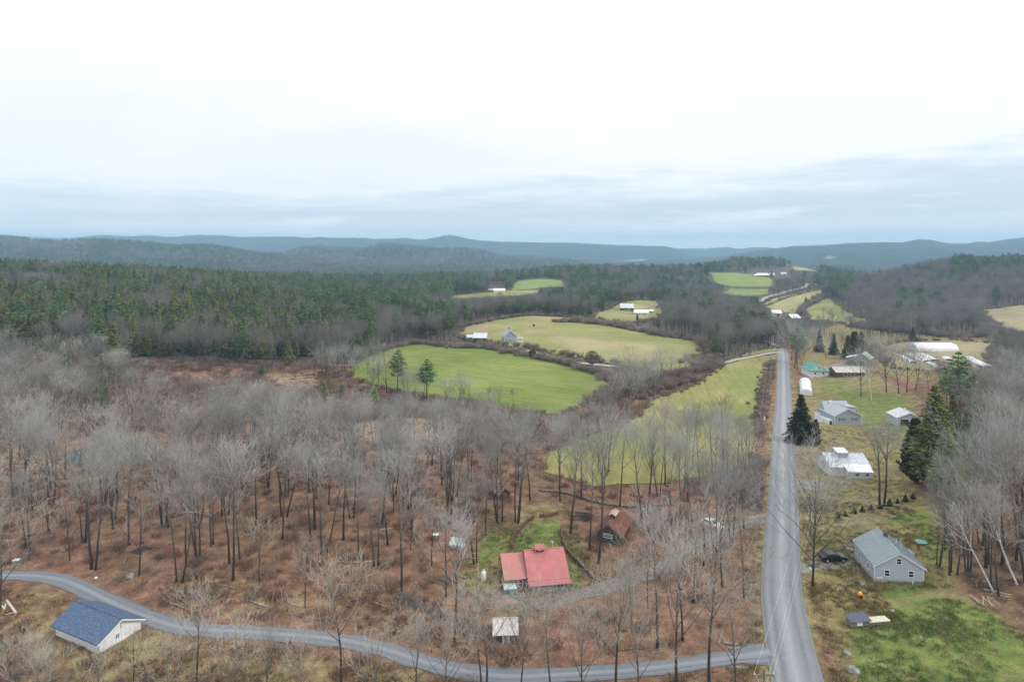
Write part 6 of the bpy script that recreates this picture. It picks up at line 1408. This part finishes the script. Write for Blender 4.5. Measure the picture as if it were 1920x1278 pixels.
def tufts(pl, n, kinds, s0=.7, s1=1.5):
    po = PP(pl); a = np.array(po); lo, hi = a.min(0), a.max(0); x = npr.uniform(lo[0], hi[0], n); y = npr.uniform(lo[1], hi[1], n)
    k = inpoly(x, y, po) & (near_line(x, y, road_l) > 3.5) & (near_line(x, y, drive_l) > 2.2); x, y = x[k], y[k]; nz = fbm(x/6, y/6, 3, 91); k = npr.rand(len(x)) < (nz-.3)*2.4; x, y = x[k], y[k]; z = T(x, y)
    for q, w_, e in zip(x, y, z): gp.append((q, w_, e, lr.uniform(0, 6.28), lr.uniform(s0, s1), lr.uniform(s0, s1), lr.choice(kinds)))
tufts([(1590,1185),(1650,1150),(1720,1120),(1800,1125),(1860,1150),(1950,1200),(2000,1290),(2000,1330),(1620,1330)], 5000, (0, 0, 1, 0, 2))
tufts([(1510,1090),(1640,1100),(1700,1160),(1590,1190),(1600,1330),(1570,1330),(1540,1200)], 3500, (2, 3, 1, 3))
tufts([(1500,930),(1700,950),(1780,1000),(1790,1100),(1640,1110),(1510,1060)], 4500, (1, 0, 2, 3))
tufts([(1495,800),(1720,800),(1700,900),(1760,950),(1500,930)], 4500, (1, 1, 2, 0))
tufts([(-60,1095),(600,1205),(1200,1275),(1420,1240),(1430,1400),(-100,1400)], 9000, (2, 3, 3, 1), .8, 2.0)
tufts([(300,1060),(700,1110),(880,1200),(880,1250),(700,1200),(300,1140)], 3500, (2, 3, 3), .8, 1.6)
tufts([(900,960),(1060,940),(1120,1090),(1000,1150),(850,1130)], 2500, (0, 1, 2))
tufts([(1385,1278),(1400,980),(1436,980),(1430,1278)], 2500, (2, 3, 1), .8, 1.8)
tufts([(0,800),(400,800),(420,900),(0,930)], 4500, (2, 2, 3), 1, 2.4)
tufts([(450,700),(620,700),(900,780),(880,860),(480,850)], 6500, (2, 2, 3), 1.5, 3.2)
stuff_points('grass', gp, variants('grass', TU), 'tufts of green and straw-coloured grass on the yards and verges')
# ------------------------------------------------------------------ air
hm = bpy.data.materials.new('haze'); hm.use_nodes = True; t = hm.node_tree; t.nodes.clear()
pv = t.nodes.new('ShaderNodeVolumePrincipled'); pv.inputs['Color'].default_value = (.49, .765, 1.0, 1); pv.inputs['Density'].default_value = .00015
pv.inputs['Anisotropy'].default_value = 0.0
ot = t.nodes.new('ShaderNodeOutputMaterial'); t.links.new(pv.outputs[0], ot.inputs['Volume'])
tag(MB().box(-14000, 14000, -700, 10700, -175, 235).build('haze', hm), 'thin blue-grey haze over the valley', kind='stuff')
